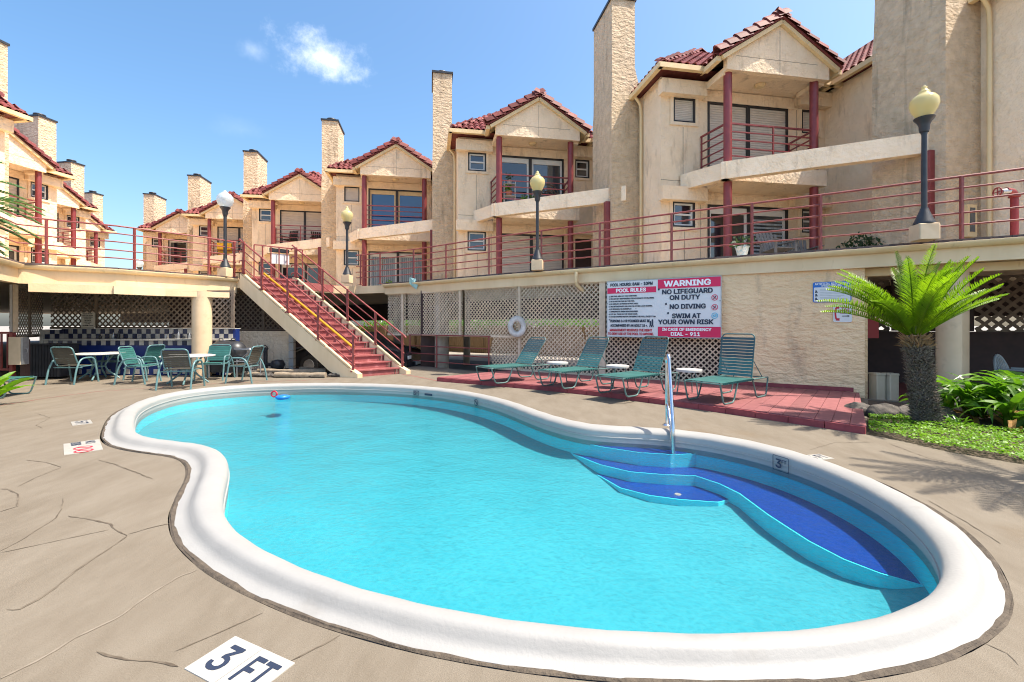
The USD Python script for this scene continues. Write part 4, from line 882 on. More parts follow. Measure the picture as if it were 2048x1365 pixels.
rules = [('1. USE POOL AREA AT YOUR OWN RISK.', .29), ('2. WE ARE NOT RESPONSIBLE FOR ACCIDENTS OR INJURIES.', .445), ('3. NO GLASS OR FOOD IN THE POOL.', .27), ('4. NO ANIMALS IN FENCED IN POOL AREA.', .30), ('5. NO INTOXICANTS OR LOUD OR OTHER LOUD NOISES.', .43),
         ('6. NO RUNNING, NO HORSEPLAY.', .24), ('7. APPROPRIATE SWIM WEAR REQUIRED.', .30), ('8. PUT ALL TRASH IN THE TRASH CANS.', .295), ('9. PLEASE SHOWER BEFORE ENTERING THE POOL, EXCEPT TAN.', .46)]
for i, (s, u1) in enumerate(rules): line(s, .02, u1, .715 - i * .0455, .022, 'ink_navy')
line('10', .02, .032, .30, .018, 'ink_navy'); line('PERSONS 14 OR YOUNGER MUST BE', .035, .405, .265, .042, 'ink_navy'); line('ACCOMPANIED BY AN ADULT 18 +.', .035, .385, .185, .042, 'ink_navy')
line('MANAGEMENT RESERVES THE RIGHT', .03, .425, .105, .04, 'sign_red'); line('TO DENY USE OF THE POOL TO ANYONE.', .012, .44, .04, .04, 'sign_red')
for px_, hh in ((.412, .07), (.43, .10)):
    part(sg, 'figure_symbol', flat_poly((o + nr * .004, rt3, nr), Point(uu(px_), zz(.185 + hh + .015)).buffer(.018).union(LineString([(uu(px_), zz(.185 + hh)), (uu(px_), zz(.22))]).buffer(.016)).union(LineString([(uu(px_ - .008), zz(.185)), (uu(px_), zz(.235)), (uu(px_ + .008), zz(.185))]).buffer(.009)), 0, .003), 'ink_navy')
line('WARNING', .53, .915, .862, .088, 'ink_white')
for s, u0, u1, z in (('NO LIFEGUARD', .515, .93, .735), ('ON DUTY', .58, .83, .635), ('NO DIVING', .58, .875, .485), ('SWIM AT', .60, .835, .33), ('YOUR OWN RISK', .48, .935, .23)): line(s, u0, u1, z, .072, 'ink_navy')
for u, z in ((.477, .775), (.54, .525), (.558, .37)): line('*', u, u + .015, z, .06, 'ink_navy')
line('IN CASE OF EMERGENCY', .515, .92, .118, .045, 'ink_white'); line('DIAL - 911', .59, .83, .035, .058, 'ink_white')
f2 = (o + nr * .004, rt3, nr)
for z, mm in ((.655, 'sign_pink'), (.50, 'sign_pink'), (.365, 'sign_sky')):
    c = Point(uu(.948), zz(z)); ringp = c.buffer(.064, quad_segs=8).difference(c.buffer(.052, quad_segs=8))
    if mm == 'sign_pink': ringp = ringp.union(LineString([(c.x - .04, c.y + .04), (c.x + .04, c.y - .04)]).buffer(.006))
    sy = part(sg, 'round_symbol', flat_poly(f2, ringp, 0, .003), mm)
    if mm == 'sign_pink': part(sy, 'figure', flat_poly(f2, LineString([(c.x - .02, c.y - .03), (c.x, c.y + .005), (c.x + .018, c.y + .025)]).buffer(.009).union(LineString([(c.x - .025, c.y + .012), (c.x + .02, c.y - .012)]).buffer(.006)), -.001, .002), 'ink_navy')
    else: part(sy, 'figure', flat_poly(f2, shapely.union_all([LineString([(c.x - .03 + .06 * q / 8, c.y - .012 + .008 * (-1) ** q) for q in range(9)]).buffer(.005), LineString([(c.x - .03, c.y + .008), (c.x + .01, c.y + .022), (c.x + .02, c.y + .006)]).buffer(.006), Point(c.x + .026, c.y + .016).buffer(.01)]), -.001, .002), 'sign_sky')
for u, z in ((.006, .95), (.006, .60), (.275, .50), (.985, .60)): part(sg, 'screw', flat_poly(f2, Point(uu(u) + .01, zz(z)).buffer(.008), 0, .006), 'ink_black')
# blue artificial respiration sign, red phone sign on the stucco wall
wf = (np.array([*wb, 0]) - np.array([*WN, 0]) * .004, np.array([*unit(wa - wb), 0]), -np.array([*WN, 0]))
def on_wall(name, label, u0, z0, u1, z1, m, r=.03):
    t = thing(name, label, 'sign'); part(t, 'plate', board(wf, u0, z0, u1, z1, 0, .008, r), m); return t, (wf[0] + wf[2] * .009, wf[1], wf[2])
t, f3 = on_wall('first_aid_sign', 'white and blue artificial respiration sign half hidden by cycad fronds', 1.62, 1.78, 2.22, 2.17, 'sign_blue')
part(t, 'face', board(f3, 1.635, 1.795, 2.205, 2.07, 0, .003, .02), 'sign_white')
text_on(t, 'ARTIFICIAL RESPIRATION', .040, 1.65, 2.115, 'ink_white', f3, width=.54, depth=.004); text_on(t, 'PROCEDURE', .034, 1.76, 2.078, 'ink_white', f3, width=.32, depth=.004)
f4 = (f3[0] + wf[2] * .003, f3[1], f3[2])
for i in range(7): part(t, 'text_line', board(f4, 1.73, 2.03 - i * .031, 2.16 - (i % 3) * .05, 2.036 - i * .031, 0, .002), 'steel')
for z in (2.0, 1.93, 1.86): part(t, 'pictogram', flat_poly(f4, Point(1.67, z).buffer(.015).union(LineString([(1.66, z - .025), (1.69, z - .022)]).buffer(.009)), 0, .002), 'ink_navy')
t, f3 = on_wall('phone_sign', 'white sign with red telephone handset reading 911 phone located', 1.94, 1.40, 2.23, 1.73, 'sign_white')
part(t, 'handset', flat_poly(f3, LineString([(2.02, 1.69), (1.985, 1.66), (1.975, 1.56), (1.985, 1.47), (2.02, 1.44)]).buffer(.013).union(shapely.box(1.985, 1.655, 2.035, 1.70)).union(shapely.box(1.985, 1.43, 2.04, 1.475)), 0, .003), 'sign_red')
text_on(t, '911', .055, 2.07, 1.64, 'sign_red', f3, width=.12, depth=.003); text_on(t, 'PHONE', .028, 2.06, 1.60, 'sign_red', f3, width=.13, depth=.003); text_on(t, 'LOCATED', .028, 2.05, 1.56, 'sign_red', f3, width=.16, depth=.003)
part(t, 'arrow', flat_poly(f3, shapely.box(2.08, 1.508, 2.17, 1.52).union(Polygon([(2.165, 1.495), (2.195, 1.514), (2.165, 1.533)])), 0, .003), 'ink_black')

# life ring on the lattice post
c_ = Eb(.19) - WN * .10
t = thing('life_ring', 'weathered white life ring hung on the lattice post', 'life ring', (c_[0], c_[1], 1.30))
rx = np.array([*WD, 0]) * -1; rnm = -np.array([*WN, 0])
def ring_seg(a0, a1, R0, r0, n=14, m=10):
    v = []; 
    for a in np.linspace(a0, a1, n):
        e = rx * math.cos(a) + np.array((0, 0, 1)) * math.sin(a)
        for b in np.arange(m) * 2 * np.pi / m: v.append(e * (R0 + r0 * math.cos(b)) + rnm * (r0 * .62 * math.sin(b)))
    return MB().add(v, [(i * m + j, i * m + (j + 1) % m, (i + 1) * m + (j + 1) % m, (i + 1) * m + j) for i in range(n - 1) for j in range(m)])
part(t, 'ring', ring_seg(0, 2 * math.pi, .215, .082, 37, 12), 'ring_white', True)
for k in range(4): a = math.pi / 4 + k * math.pi / 2; part(t, 'band', ring_seg(a - .14, a + .14, .215, .088, 5, 12), 'ring_white', True)
part(t, 'rope', MB().tube([rnm * .02 + np.array((0, 0, .29)), np.array((0, 0, .5)), np.array((0, 0, .98))], .008, 5), 'lattice_wood')
t = thing('gutter_spout', 'short curved cream rainwater spout hanging from the terrace gutter', 'downspout', (1.60, 11.42, 2.64)); part(t, 'pipe', MB().tube(fillet([(0, -.10, .02), (0, -.10, -.22), (.02, -.06, -.30), (.22, .10, -.44)], .12, 6), .046, 10), 'cream_paint', True)
for z in (-.06, -.2): part(t, 'strap', MB().lathe([(.05, z), (.052, z), (.052, z - .025), (.05, z - .025)], at=(0, -.10, 0), n=12), 'cream_paint')

# ---------------------------------------------------------------- loungers and side tables on the deck
def lounger(name, label, loc, rz, tilt, group):
    """Foot at the origin, length along +y."""
    t = thing(name, label, 'sun lounger', loc, rz, group); zs, w, LH, LB = .33, .30, 1.08, .76
    for s in (-1, 1):
        part(t, 'side_rail', MB().tube([(s * w, .0, zs), (s * w, .03, zs), (s * w, 1.62, zs), (s * w, 1.66, zs)], .014, 8), 'frame_green', True)
        part(t, 'leg', MB().tube(fillet([(s * w, .0, zs), (s * w, .10, .014), (s * w, .42, .014), (s * w, .56, zs - .012)], .07, 5), .014, 8), 'frame_green', True)
        part(t, 'leg', MB().tube(fillet([(s * w, 1.08, zs - .012), (s * w, 1.22, .014), (s * w, 1.58, .014), (s * w, 1.66, zs)], .07, 5), .014, 8), 'frame_green', True)
    for y in (.03, .58, LH, 1.62): part(t, 'cross_bar', MB().tube([(-w, y, zs - .005), (w, y, zs - .005)], .011, 6), 'frame_green', True)
    cb, sb = math.cos(tilt), math.sin(tilt); B = lambda x, l, d=0: (x, LH + cb * l - sb * d, zs + .01 + sb * l + cb * d)
    part(t, 'back_frame', MB().tube(fillet([B(-w + .02, 0), B(-w + .02, LB), B(w - .02, LB), B(w - .02, 0)], .08, 5), .013, 8), 'frame_green', True)
    for s in (-1, 1): part(t, 'back_strut', MB().tube([B(s * (w - .02), LB * .42), (s * (w - .01), 1.48, zs)], .009, 6), 'frame_green')
    n = 19
    for k in range(n):
        y = .045 + k * (LH - .05) / n; part(t, 'strap', MB().bar((-w - .012, y + .026, zs + .016), (w + .012, y + .026, zs + .016), .052, .006).bar((-w - .014, y + .026, zs + .014), (-w - .014, y + .026, zs - .012), .05, .005, (0, 1, 0)).bar((w + .014, y + .026, zs + .014), (w + .014, y + .026, zs - .012), .05, .005, (0, 1, 0)), 'sling_green')
    n = 13
    for k in range(n):
        l = .03 + k * (LB - .08) / n + .02; m_ = 'sling_teal' if k < 6 else 'sling_dark'
        a, b = np.array(B(-w + .005, l, .014)), np.array(B(w - .005, l, .014)); part(t, 'strap', MB().bar(a, b, .042, .006, np.cross((1, 0, 0), (0, cb, sb))), m_)
    return t
lz = math.atan2(-.80, .60)
for lab, (x, y), tl, dz in (('first strapped lounger from the left, by the broken lattice', (-.61, 9.75), 53, 0), ('second strapped lounger from the left, beneath the left edge of the rules sign', (.72, 8.95), 57, .02), ('third strapped lounger, under the rules sign and behind the chrome handrail', (1.69, 7.95), 63, .03), ('rightmost strapped lounger with upright back against the stucco wall', (3.01, 7.22), 80, .02)):
    lounger('sun_lounger', lab, (x, y, .101), lz + dz, math.radians(tl), 'strapped loungers on the red deck')
def side_table(name, label, loc, group):
    t = thing(name, label, 'side table', loc, R.uniform(0, 2), group); part(t, 'table_top', MB().lathe([(0, .452), (.20, .452), (.222, .447), (.227, .432), (.222, .405), (.21, .403), (.0, .42)], n=32), 'white_resin', 40)
    for k in range(3): a = k * 2.094; part(t, 'leg', MB().tube([(.15 * math.cos(a), .15 * math.sin(a), .42), (.21 * math.cos(a), .21 * math.sin(a), .0)], .011, 6), 'frame_green')
    return t
for lab, x, y in (('round white side table between the first and second loungers', .985, 9.82), ('round white side table between the second and third loungers', 2.09, 9.02), ('round white side table left of the upright lounger', 3.20, 8.23)): side_table('side_table', lab, (x, y, .10), 'white side tables between the loungers')

# ---------------------------------------------------------------- dining tables and chairs by the bar
def dining_table(label, x, y, z=.655):
    t = thing('dining_table', label, 'table', (x, y, 0), .4, 'round white dining tables'); part(t, 'table_top', MB().lathe([(0, z), (.50, z), (.53, z - .006), (.535, z - .018), (.525, z - .032), (.48, z - .034), (0, z - .03)], n=40), 'white_resin', 40)
    for k in range(4): a = k * math.pi / 2; c, s = math.cos(a), math.sin(a); part(t, 'leg', MB().tube(fillet([(c * .28, s * .28, z - .03), (c * .10, s * .10, z * .55), (c * .16, s * .16, .22), (c * .40, s * .40, .02)], .3, 6), .02, 8), 'frame_pale', True)
    part(t, 'leg_ring', MB().tube([(.13 * math.cos(a), .13 * math.sin(a), z * .5) for a in np.linspace(0, 6.283, 13)], .012, 6), 'frame_pale'); return t
dining_table('white round dining table nearer the left, in front of the bar', -10.2, 11.25)
dining_table('white round dining table nearer the stairs, in front of the column', -7.42, 10.42)
def dining_chair(label, x, y, face, strap='sling_green'):
    """Sits facing the direction FACE (radians, from +x)."""
    t = thing('dining_chair', label, 'chair', (x, y, 0), face - math.pi / 2, 'green strapped dining chairs'); w = .27; S_ = .40
    for s in (-1, 1):
        part(t, 'leg', MB().tube(fillet([(s * (w + .05), .27, .0), (s * (w + .045), .20, .40), (s * (w + .04), .16, .59), (s * (w + .035), -.16, .585), (s * (w + .045), -.28, .34), (s * (w + .05), -.34, .0)], .12, 6), .019, 8), 'frame_pale', True)
    for y0, z0 in ((.20, S_ - .01), (-.16, S_ - .03)): part(t, 'cross_bar', MB().tube([(-w - .05, y0 + .01, z0), (w + .05, y0 + .01, z0)], .013, 6), 'frame_pale')
    Bk = lambda x_, l, d=0: (x_, -.17 - .32 * l - .94 * d * 0 + d, S_ + .02 + .94 * l)
    part(t, 'back_frame', MB().tube(fillet([(-w + .02, .22, S_), (-w + .02, -.15, S_ - .01), Bk(-w + .02, .45), Bk(w - .02, .45), (w - .02, -.15, S_ - .01), (w - .02, .22, S_)], .09, 5), .015, 8), 'frame_pale', True)
    for k in range(7): part(t, 'strap', MB().bar((-w + .01, .20 - k * .053, S_ + .014), (w - .01, .20 - k * .053, S_ + .014), .044, .006), strap)
    for k in range(8): l = .06 + k * .048; part(t, 'strap', MB().bar(Bk(-w + .012, l, .014), Bk(w - .012, l, .014), .042, .006, (0, -.94, -.3)), strap)
    return t
pi = math.pi
for a in (('dark strapped chair with its back to the camera at the left table', -10.15, 10.55, pi * .5, 'sling_brown'), ('shaded chair on the bar side of the left table', -10.55, 12.0, -pi * .5, 'sling_dark'), ('green chair turned left towards the left table, its back to the right', -9.15, 11.35, pi * .98),
          ('tilted looking green chair facing right between the two tables', -8.62, 10.55, pi * .06), ('dark strapped chair with its back to the camera at the right table', -7.05, 9.72, pi * .56, 'sling_brown'),
          ('green chair on the column side of the right table', -7.36, 11.25, -pi * .46), ('olive chair turned left at the right table near the rock bed', -6.30, 10.75, pi * 1.0, 'sling_brown')): dining_chair(*a)
lounger('pool_lounger', 'green lounger foot poking in at the left edge by the red gate', (-9.25, 8.62, 0), math.radians(103), math.radians(20), None)
lounger('pool_lounger', 'teal lounger leg cut by the left edge near the patio tiles', (-7.9, 6.70, 0), math.radians(150), math.radians(20), None)

# ---------------------------------------------------------------- the bar
bar = thing('outdoor_bar', 'outdoor bar with blue front and black and white checker tiles', 'bar', (0, 12.2, 0)); X0, X1, TW = -12.55, -7.75, .128
part(bar, 'front_panel', MB().box(X0, 0, 0.0, X1, .10, .93), 'bar_blue'); part(bar, 'counter', MB().box(X0 - .05, -.05, .93, X1, .55, .965), 'white_tile'); part(bar, 'back_wall', MB().box(X0 - .08, .551, 0, X1, .75, 1.23), 'bar_blue')
part(bar, 'back_cap', MB().box(X0 - .10, .53, 1.23, X1, .80, 1.255), 'white_tile'); part(bar, 'side_wall', MB().box(X0 - .1, -.02, 0, X0 - .001, .55, 1.22), 'white_tile')
n = int((X1 - X0) / TW)
for i in range(n):
    x = X0 + i * TW
    for row, (y, z) in enumerate(((.551, .966), (.551, 1.098), (0, .80), (0, .03))):
        wh = (i + row) % 2 == 0
        if row == 3 and not wh: continue
        part(bar, 'checker_tile', MB().box(x + .003, y - .012, z + .002, x + TW - .003, y - .001, z + .128), 'white_tile' if wh else 'navy_tile')
for j in range(4):
    for r_ in range(2): part(bar, 'checker_tile', MB().box(X0 + .001, .02 + j * .13, .97 + r_ * .13, X0 + .012, .145 + j * .13, 1.095 + r_ * .13), 'white_tile' if (j + r_) % 2 else 'navy_tile')
BOTTLES = ['black bottle farthest left on the bar counter, below the notice', 'short steel tap right of the leftmost bottle on the bar', 'tall black bottle of the left group on the bar counter', 'steel cup at the left of the group near the round column', 'medium black bottle second in the group near the column', 'tall steel bottle in the middle of the group near the column', 'short black bottle fourth in the group near the column', 'steel bottle closest to the round column on the bar']
for k, x in enumerate((-11.35, -11.0, -10.85, -9.55, -9.35, -9.2, -9.05, -8.9)):
    t = thing('bar_bottle', BOTTLES[k], 'bottle', (x, 12.55, .965), 0, 'bottles and taps on the bar'); h = .12 + .05 * (k % 3); part(t, 'body', MB().lathe([(0, 0), (.035, 0), (.035, h * .6), (.014, h * .75), (.014, h), (0, h)], n=10), 'steel' if k % 2 else 'black_metal', True)
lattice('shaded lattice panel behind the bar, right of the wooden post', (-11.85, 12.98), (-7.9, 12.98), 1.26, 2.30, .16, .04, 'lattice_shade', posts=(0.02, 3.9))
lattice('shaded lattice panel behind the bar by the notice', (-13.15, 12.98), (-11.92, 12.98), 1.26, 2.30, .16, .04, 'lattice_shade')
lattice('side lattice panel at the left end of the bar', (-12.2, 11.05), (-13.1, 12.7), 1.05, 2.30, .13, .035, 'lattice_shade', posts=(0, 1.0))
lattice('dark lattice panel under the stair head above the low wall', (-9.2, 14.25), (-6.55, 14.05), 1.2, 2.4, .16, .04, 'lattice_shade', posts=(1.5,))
t = thing('bar_notice', 'pale printed notice leaning on the bar below the lattice', 'sign', (0, 0, 0)); fb = (np.array((-12.12, 12.80, 1.27)), np.array((1., 0, 0)), np.array((0, -1., 0)))
part(t, 'board', board(fb, 0, 0, .38, .42, -.02, 0), 'sign_pale')
for i, (s, w0) in enumerate((('POOL RULES', .26), ('NO GLASS', .30), ('CLEAN GRILL', .28), ('AFTER USE', .20), ('NO PETS', .18), ('LIGHTS OUT', .22), ('10 PM', .12), ('THANK YOU', .30))): text_on(t, s, .026, .19, .375 - i * .047, 'ink_black', (fb[0] + (0, -.002, 0), fb[1], fb[2]), width=w0, center=True)
t = thing('slatted_cabinet', 'black slatted bin cabinet left of the dining tables', 'cabinet', (-11.7, 11.35, 0)); part(t, 'body', MB().box(-.40, .03, .06, .42, .5, .84), 'black_metal'); part(t, 'lid', MB().box(-.43, -.02, .84, .45, .53, .87), 'black_metal')
for k in range(11): part(t, 'slat', MB().box(-.40 + k * .075, .0, .05, -.40 + k * .075 + .062, .028, .83), 'black_metal')
t = thing('electric_box', 'beige metal electrical box on the dark post left of the bar', 'electric box', (-11.75, 10.9, .40)); part(t, 'case', MB().box(-.17, -.13, 0, .11, .02, .66), 'cream_box'); part(t, 'side_panel', MB().box(.111, -.12, .01, .16, .02, .65), 'steel'); part(t, 'handle', MB().tube(fillet([(.16, -.05, .28), (.20, -.05, .28), (.20, -.05, .38), (.16, -.05, .38)], .02, 3), .008, 6), 'steel'); part(t, 'mounting_post', MB().box(-.06, .021, -.40, .06, .14, .60), 'dark_wood')
t = thing('pool_gate', 'red barred gate at the left edge beside the electrical box', 'gate', (-12.0, 10.95, 0))
for x in (-.02, -.72): part(t, 'post', MB().box(x - .04, -.04, 0, x + .04, .04, 1.16), 'red_rail')
for z in (.25, 1.13): part(t, 'rail', MB().box(-.69, -.02, z, -.051, .02, z + .05), 'red_rail')
for k in range(4): part(t, 'bar', MB().box(-.60 + k * .15, -.015, .301, -.57 + k * .15, .015, 1.129), 'red_rail')
t = thing('lattice_post', 'pale peeling post above the red gate at the bar corner', 'post', (-12.05, 11.0, 1.17)); part(t, 'shaft', MB().box(-.06, -.03, 0, -.005, .05, 1.15), 'white_resin'); part(t, 'shaft', MB().box(.012, -.03, 0, .06, .05, 1.15), 'lattice_wood')
# smoker and low wall under the stairs
t = thing('barbecue_grill', 'black double lidded barbecue on a metal frame beside the stairs', 'grill', (-7.45, 11.95, 0))
cap = trimesh.creation.capsule(height=.36, radius=.27, count=[20, 16]); cap.apply_transform(trimesh.transformations.rotation_matrix(pi / 2, [0, 1, 0])); cap.apply_translation((-.18 - cap.bounds[0][0] - .27 - .0, 0, .66)); cap.apply_translation((-cap.bounds.mean(0)[0], 0, 0))
part(t, 'drum', (np.array(cap.vertices), np.array(cap.faces)), 'black_metal', True)
for x in (-.16, .16): part(t, 'lid_knob', MB().tube(fillet([(x - .05, -.05, .92), (x - .05, -.05, .99), (x + .05, -.05, .99), (x + .05, -.05, .92)], .03, 4), .012, 6), 'black_metal')
part(t, 'firebox', MB().box(-.40, -.2, .12, .42, .2, .5), 'black_metal')
for x in (-.36, .36, .72):
    for y in (-.22, .22): part(t, 'leg', MB().tube([(x, y, 0), (x, y, .72 if x > .5 else .45)], .018, 6), 'steel')
for z in (.40, .72): part(t, 'shelf_rail', MB().tube(fillet([(.30, -.24, z), (.72, -.24, z), (.72, .24, z), (.30, .24, z)], .05, 4), .014, 6), 'steel')
part(t, 'shelf', MB().box(.32, -.22, .385, .70, .22, .40), 'steel'); part(t, 'brace', MB().tube([(.36, -.23, .38), (.72, -.23, .70)], .011, 6), 'steel')
t = thing('low_wall', 'low cream rendered wall beneath the staircase', 'wall', (0, 0, 0)); part(t, 'wall_face', MB().poly(Polygon([(-9.4, 13.95), (-6.62, 13.55), (-6.62, 13.75), (-9.4, 14.15)]), -.3, 1.16), 'stucco')
t = thing('block_post', 'pale striped block post at the end of the low wall', 'post', (-6.50, 13.45, -.1))
for k in range(5): part(t, 'block', MB().box(-.07, -.07, k * .235, .07, .07, k * .235 + .222), 'white_resin')
t = thing('valve_manifold', 'blackened pipe valve standing against the low wall', 'pipe', (-7.15, 13.2, 0)); part(t, 'standpipe', MB().tube([(0, 0, 0), (0, 0, .62), (.03, 0, .68)], .06, 8), 'black_metal', True); part(t, 'pump_body', MB().lathe([(0, .05), (.15, .08), (.2, .2), (.15, .32), (0, .35)], at=(.38, -.05, 0), n=12), 'black_metal', True); part(t, 'cross_pipe', MB().tube([(0, 0, .2), (.4, -.05, .2)], .05, 8), 'black_metal', True); part(t, 'wheel', MB().tube([(.0 + .1 * math.cos(a), -.07, .66 + .1 * math.sin(a)) for a in np.linspace(0, 6.283, 11)], .015, 5), 'black_metal')

# rock bed beside the stairs
struct('rock_bed_soil', MB().poly(mulch_pg, .001, .03), 'soil')
sr = random.Random(9); ico = trimesh.creation.icosphere(1, 1.0); stones = MB()
for k in range(420):
    while True:
        x, y = sr.uniform(-8, -4.4), sr.uniform(11.5, 13.3)
        if mulch_pg.contains(Point(x, y)): break
    r = sr.choice((.03, .04, .05, .07)); v = ico.vertices * (r * sr.uniform(.8, 1.4), r * sr.uniform(.7, 1.2), r * .6) * (1 + .25 * (meshkit.noise(ico.vertices * 1.7 + k) - .5))[:, None]; c, s = math.cos(k), math.sin(k)
    stones.add(v @ np.array([[c, s, 0], [-s, c, 0], [0, 0, 1]]) + (x, y, .03 + r * .3), ico.faces)
setdata(struct('rock_mulch', stones, 'rock', kind='stuff'), 'loose brown stones and bark covering the bed by the stairs', 'stones')
for lab, a, b, r in (('thick pale log edging the front of the rock bed', (-6.05, 11.62, .07), (-4.75, 11.6, .06), .07), ('grey log lying across the rock bed', (-6.9, 12.35, .1), (-5.0, 12.25, .1), .055), ('light timber board lying at the back of the rock bed', (-6.1, 13.1, .09), (-4.75, 12.55, .09), .05), ('short log at the left end of the rock bed', (-7.3, 11.95, .06), (-6.6, 11.85, .06), .055)):
    p = np.linspace(a, b, 8); p[:, 2] += np.sin(np.arange(8) * 1.3) * .008; solo('log', MB().tube(p, r * (1 + .12 * np.sin(np.arange(8) * 2.1)), 9), 'log', lab, 'log', True)

# ---------------------------------------------------------------- inside the garage and the right hand room
car = thing('parked_car', 'black saloon car parked in the garage behind the stairs', 'car', (-5.25, 15.6, -.3), math.radians(-10))
def car_body():
    side = [(-2.1, .30), (-2.15, .62), (-2.05, .86), (-1.55, .93), (-1.0, 1.34), (-.3, 1.43), (.35, 1.40), (1.05, .97), (1.75, .86), (2.08, .68), (2.12, .38), (2.0, .25), (-2.0, .25)]
    rows = []
    for w, k in ((-.86, .93), (-.80, 1.0), (.80, 1.0), (.86, .93)):
        rows.append([(x, w * (1 - .16 * max(0, z - .9) / .5), .25 + (z - .25) * k) for x, z in side])
    n = len(side); mb = MB().add(sum(rows, []), [(i * n + j, (i + 1) * n + j, (i + 1) * n + (j + 1) % n, i * n + (j + 1) % n) for i in range(3) for j in range(n)])
    tv, T = trimesh.creation.triangulate_polygon(Polygon(side), engine='earcut'); sd = np.array(side); T = np.array([np.argmin(np.linalg.norm(sd - q, axis=1)) for q in tv])[T]
    return mb.add(rows[0], T).add(rows[3], T)
part(car, 'body', car_body(), 'car_paint', 35)
for s in (-1, 1):
    for x in (-1.3, 1.32):
        wh = part(car, 'wheel', MB().tube([(x, s * .70, .32), (x, s * .87, .32)], .32, 22), 'rubber', 40); part(wh, 'rim', MB().tube([(x, s * .868, .32), (x, s * .885, .32)], .19, 16), 'steel', 40)
    for g in ([(-1.2, .95), (-.95, 1.27), (-.35, 1.34), (-.3, .95)], [(-.22, .95), (-.22, 1.34), (.3, 1.31), (.85, .97)]): part(car, 'side_window', MB().add([(x, s * (.862 - .12 * max(0, z - .9) / .5), z) for x, z in g], [(0, 1, 2, 3)]), 'pane_dark')
    part(car, 'headlight', MB().box(2.02, s * .5, .55, 2.11, s * .75, .66), 'white_frame'); part(car, 'mirror', MB().box(.55, s * .87, .93, .68, s * 1.0, 1.04), 'car_paint')
part(car, 'bumper', MB().box(2.05, -.7, .28, 2.16, .7, .45), 'car_paint'); part(car, 'number_plate', MB().box(2.161, -.25, .34, 2.17, .25, .46), 'white_frame')
# far fence and shrubs in the light beyond the garage
t = thing('wooden_fence', 'weathered board fence in the sunlight beyond the garage', 'fence', (0, 0, 0)); p0, p1 = np.array((-14., 35.)), np.array((12., 17.6)); L = np.linalg.norm(p1 - p0); d = (p1 - p0) / L; mb = MB(); fr_ = random.Random(2)
for k in range(int(L / .15)):
    c = p0 + d * k * .15; mb.bar((*c, -.3), (*c, 1.28 + fr_.uniform(-.03, .03)), .135, .02, (d[1], -d[0], 0))
setdata(part(t, 'board', mb, 'fence_wood'), kind='stuff')
for z in (0, .9): part(t, 'rail', MB().bar((*(p0 - (.03, .05)), z), (*(p1 - (.03, .05)), z), .04, .09), 'fence_wood')
for k in range(11): c = p0 + d * (k + .3) * 2.8 - np.array((.05, .08)); part(t, 'post', MB().bar((*c, -.3), (*c, 1.35), .09, .09), 'fence_wood')
def leaf_ball(n, rx_, ry_, rz_, size, seed):
    g = np.random.default_rng(seed); p = g.normal(0, 1, (n, 3)); p /= np.linalg.norm(p, axis=1, keepdims=True); p *= (g.random((n, 1)) ** .4); p *= .75 + .5 * meshkit.noise(p * 2.2 + seed)[:, None]; p *= (rx_, ry_, rz_)
    a, b = g.normal(0, 1, (n, 3)), g.normal(0, 1, (n, 3)); a = unit_rows(a) * size; b = unit_rows(np.cross(a, b)) * size * .45
    v = np.stack([p - a, p + b, p + a, p - b], 1).reshape(-1, 3); f = np.arange(4 * n).reshape(-1, 4); return MB().add(v, f)
for lab, x, y, s in (('green shrub over the fence seen through the lattice beside the life ring', -1.3, 27.2, 1.0), ('bushy shrub over the fence behind the lattice right of the life ring', 2.2, 25.6, 1.1), ('dull shrub by the fence behind the lattice near the sign', 3.6, 24.6, .9), ('added dark shrub over the fence seen between the stair handrail and the concrete column', -4.2, 29.2, 1.2), ('added dark shrub over the fence left of the concrete column', -6.8, 30.8, 1.2), ('low added dark shrub over the fence behind the column lattice', -2.8, 28.2, 1.0), ('added dark shrub over the fence behind the sign', 5.6, 23.2, 1.1), ('added dark shrub over the fence glimpsed under the stairs', -9.3, 32.6, 1.3)):  # dark shrubs are added to fill the bright band behind the lattice
    t = thing('shrub', lab, 'shrub', (x, y, -.3)); part(t, 'foliage', tf(leaf_ball(900, 1.3 * s, .8, .75, .09, abs(int(x * 10)) + 50).mesh(), trimesh.transformations.translation_matrix((0, 0, 1.6))), 'strap_leaf'); part(t, 'stem', MB().tube([(0, 0, 0), (.05, 0, .8), (0, 0, 1.5)], (.05, .04, .02), 6), 'bark')
# right room: dark back wall with lattice, bins, box, chair
bw0, bw1 = np.array((8.9, 11.5)), np.array((14.5, 7.9))
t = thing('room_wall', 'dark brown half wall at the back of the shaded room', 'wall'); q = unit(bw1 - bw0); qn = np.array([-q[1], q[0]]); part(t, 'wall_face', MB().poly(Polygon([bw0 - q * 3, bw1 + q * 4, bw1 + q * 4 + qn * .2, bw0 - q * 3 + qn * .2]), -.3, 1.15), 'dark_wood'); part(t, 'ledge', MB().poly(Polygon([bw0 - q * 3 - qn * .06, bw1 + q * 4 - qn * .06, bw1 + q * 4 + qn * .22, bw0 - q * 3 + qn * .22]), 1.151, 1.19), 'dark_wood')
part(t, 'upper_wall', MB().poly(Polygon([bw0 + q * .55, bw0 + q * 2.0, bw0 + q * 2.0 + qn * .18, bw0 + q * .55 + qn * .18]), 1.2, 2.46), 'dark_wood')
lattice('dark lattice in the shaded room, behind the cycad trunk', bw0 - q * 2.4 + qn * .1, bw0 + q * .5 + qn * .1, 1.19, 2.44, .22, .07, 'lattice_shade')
lattice('dark lattice in the shaded room at the right edge behind the chair', bw0 + q * 2.05 + qn * .1, bw1 + qn * .1, 1.19, 2.44, .22, .07, 'lattice_shade')
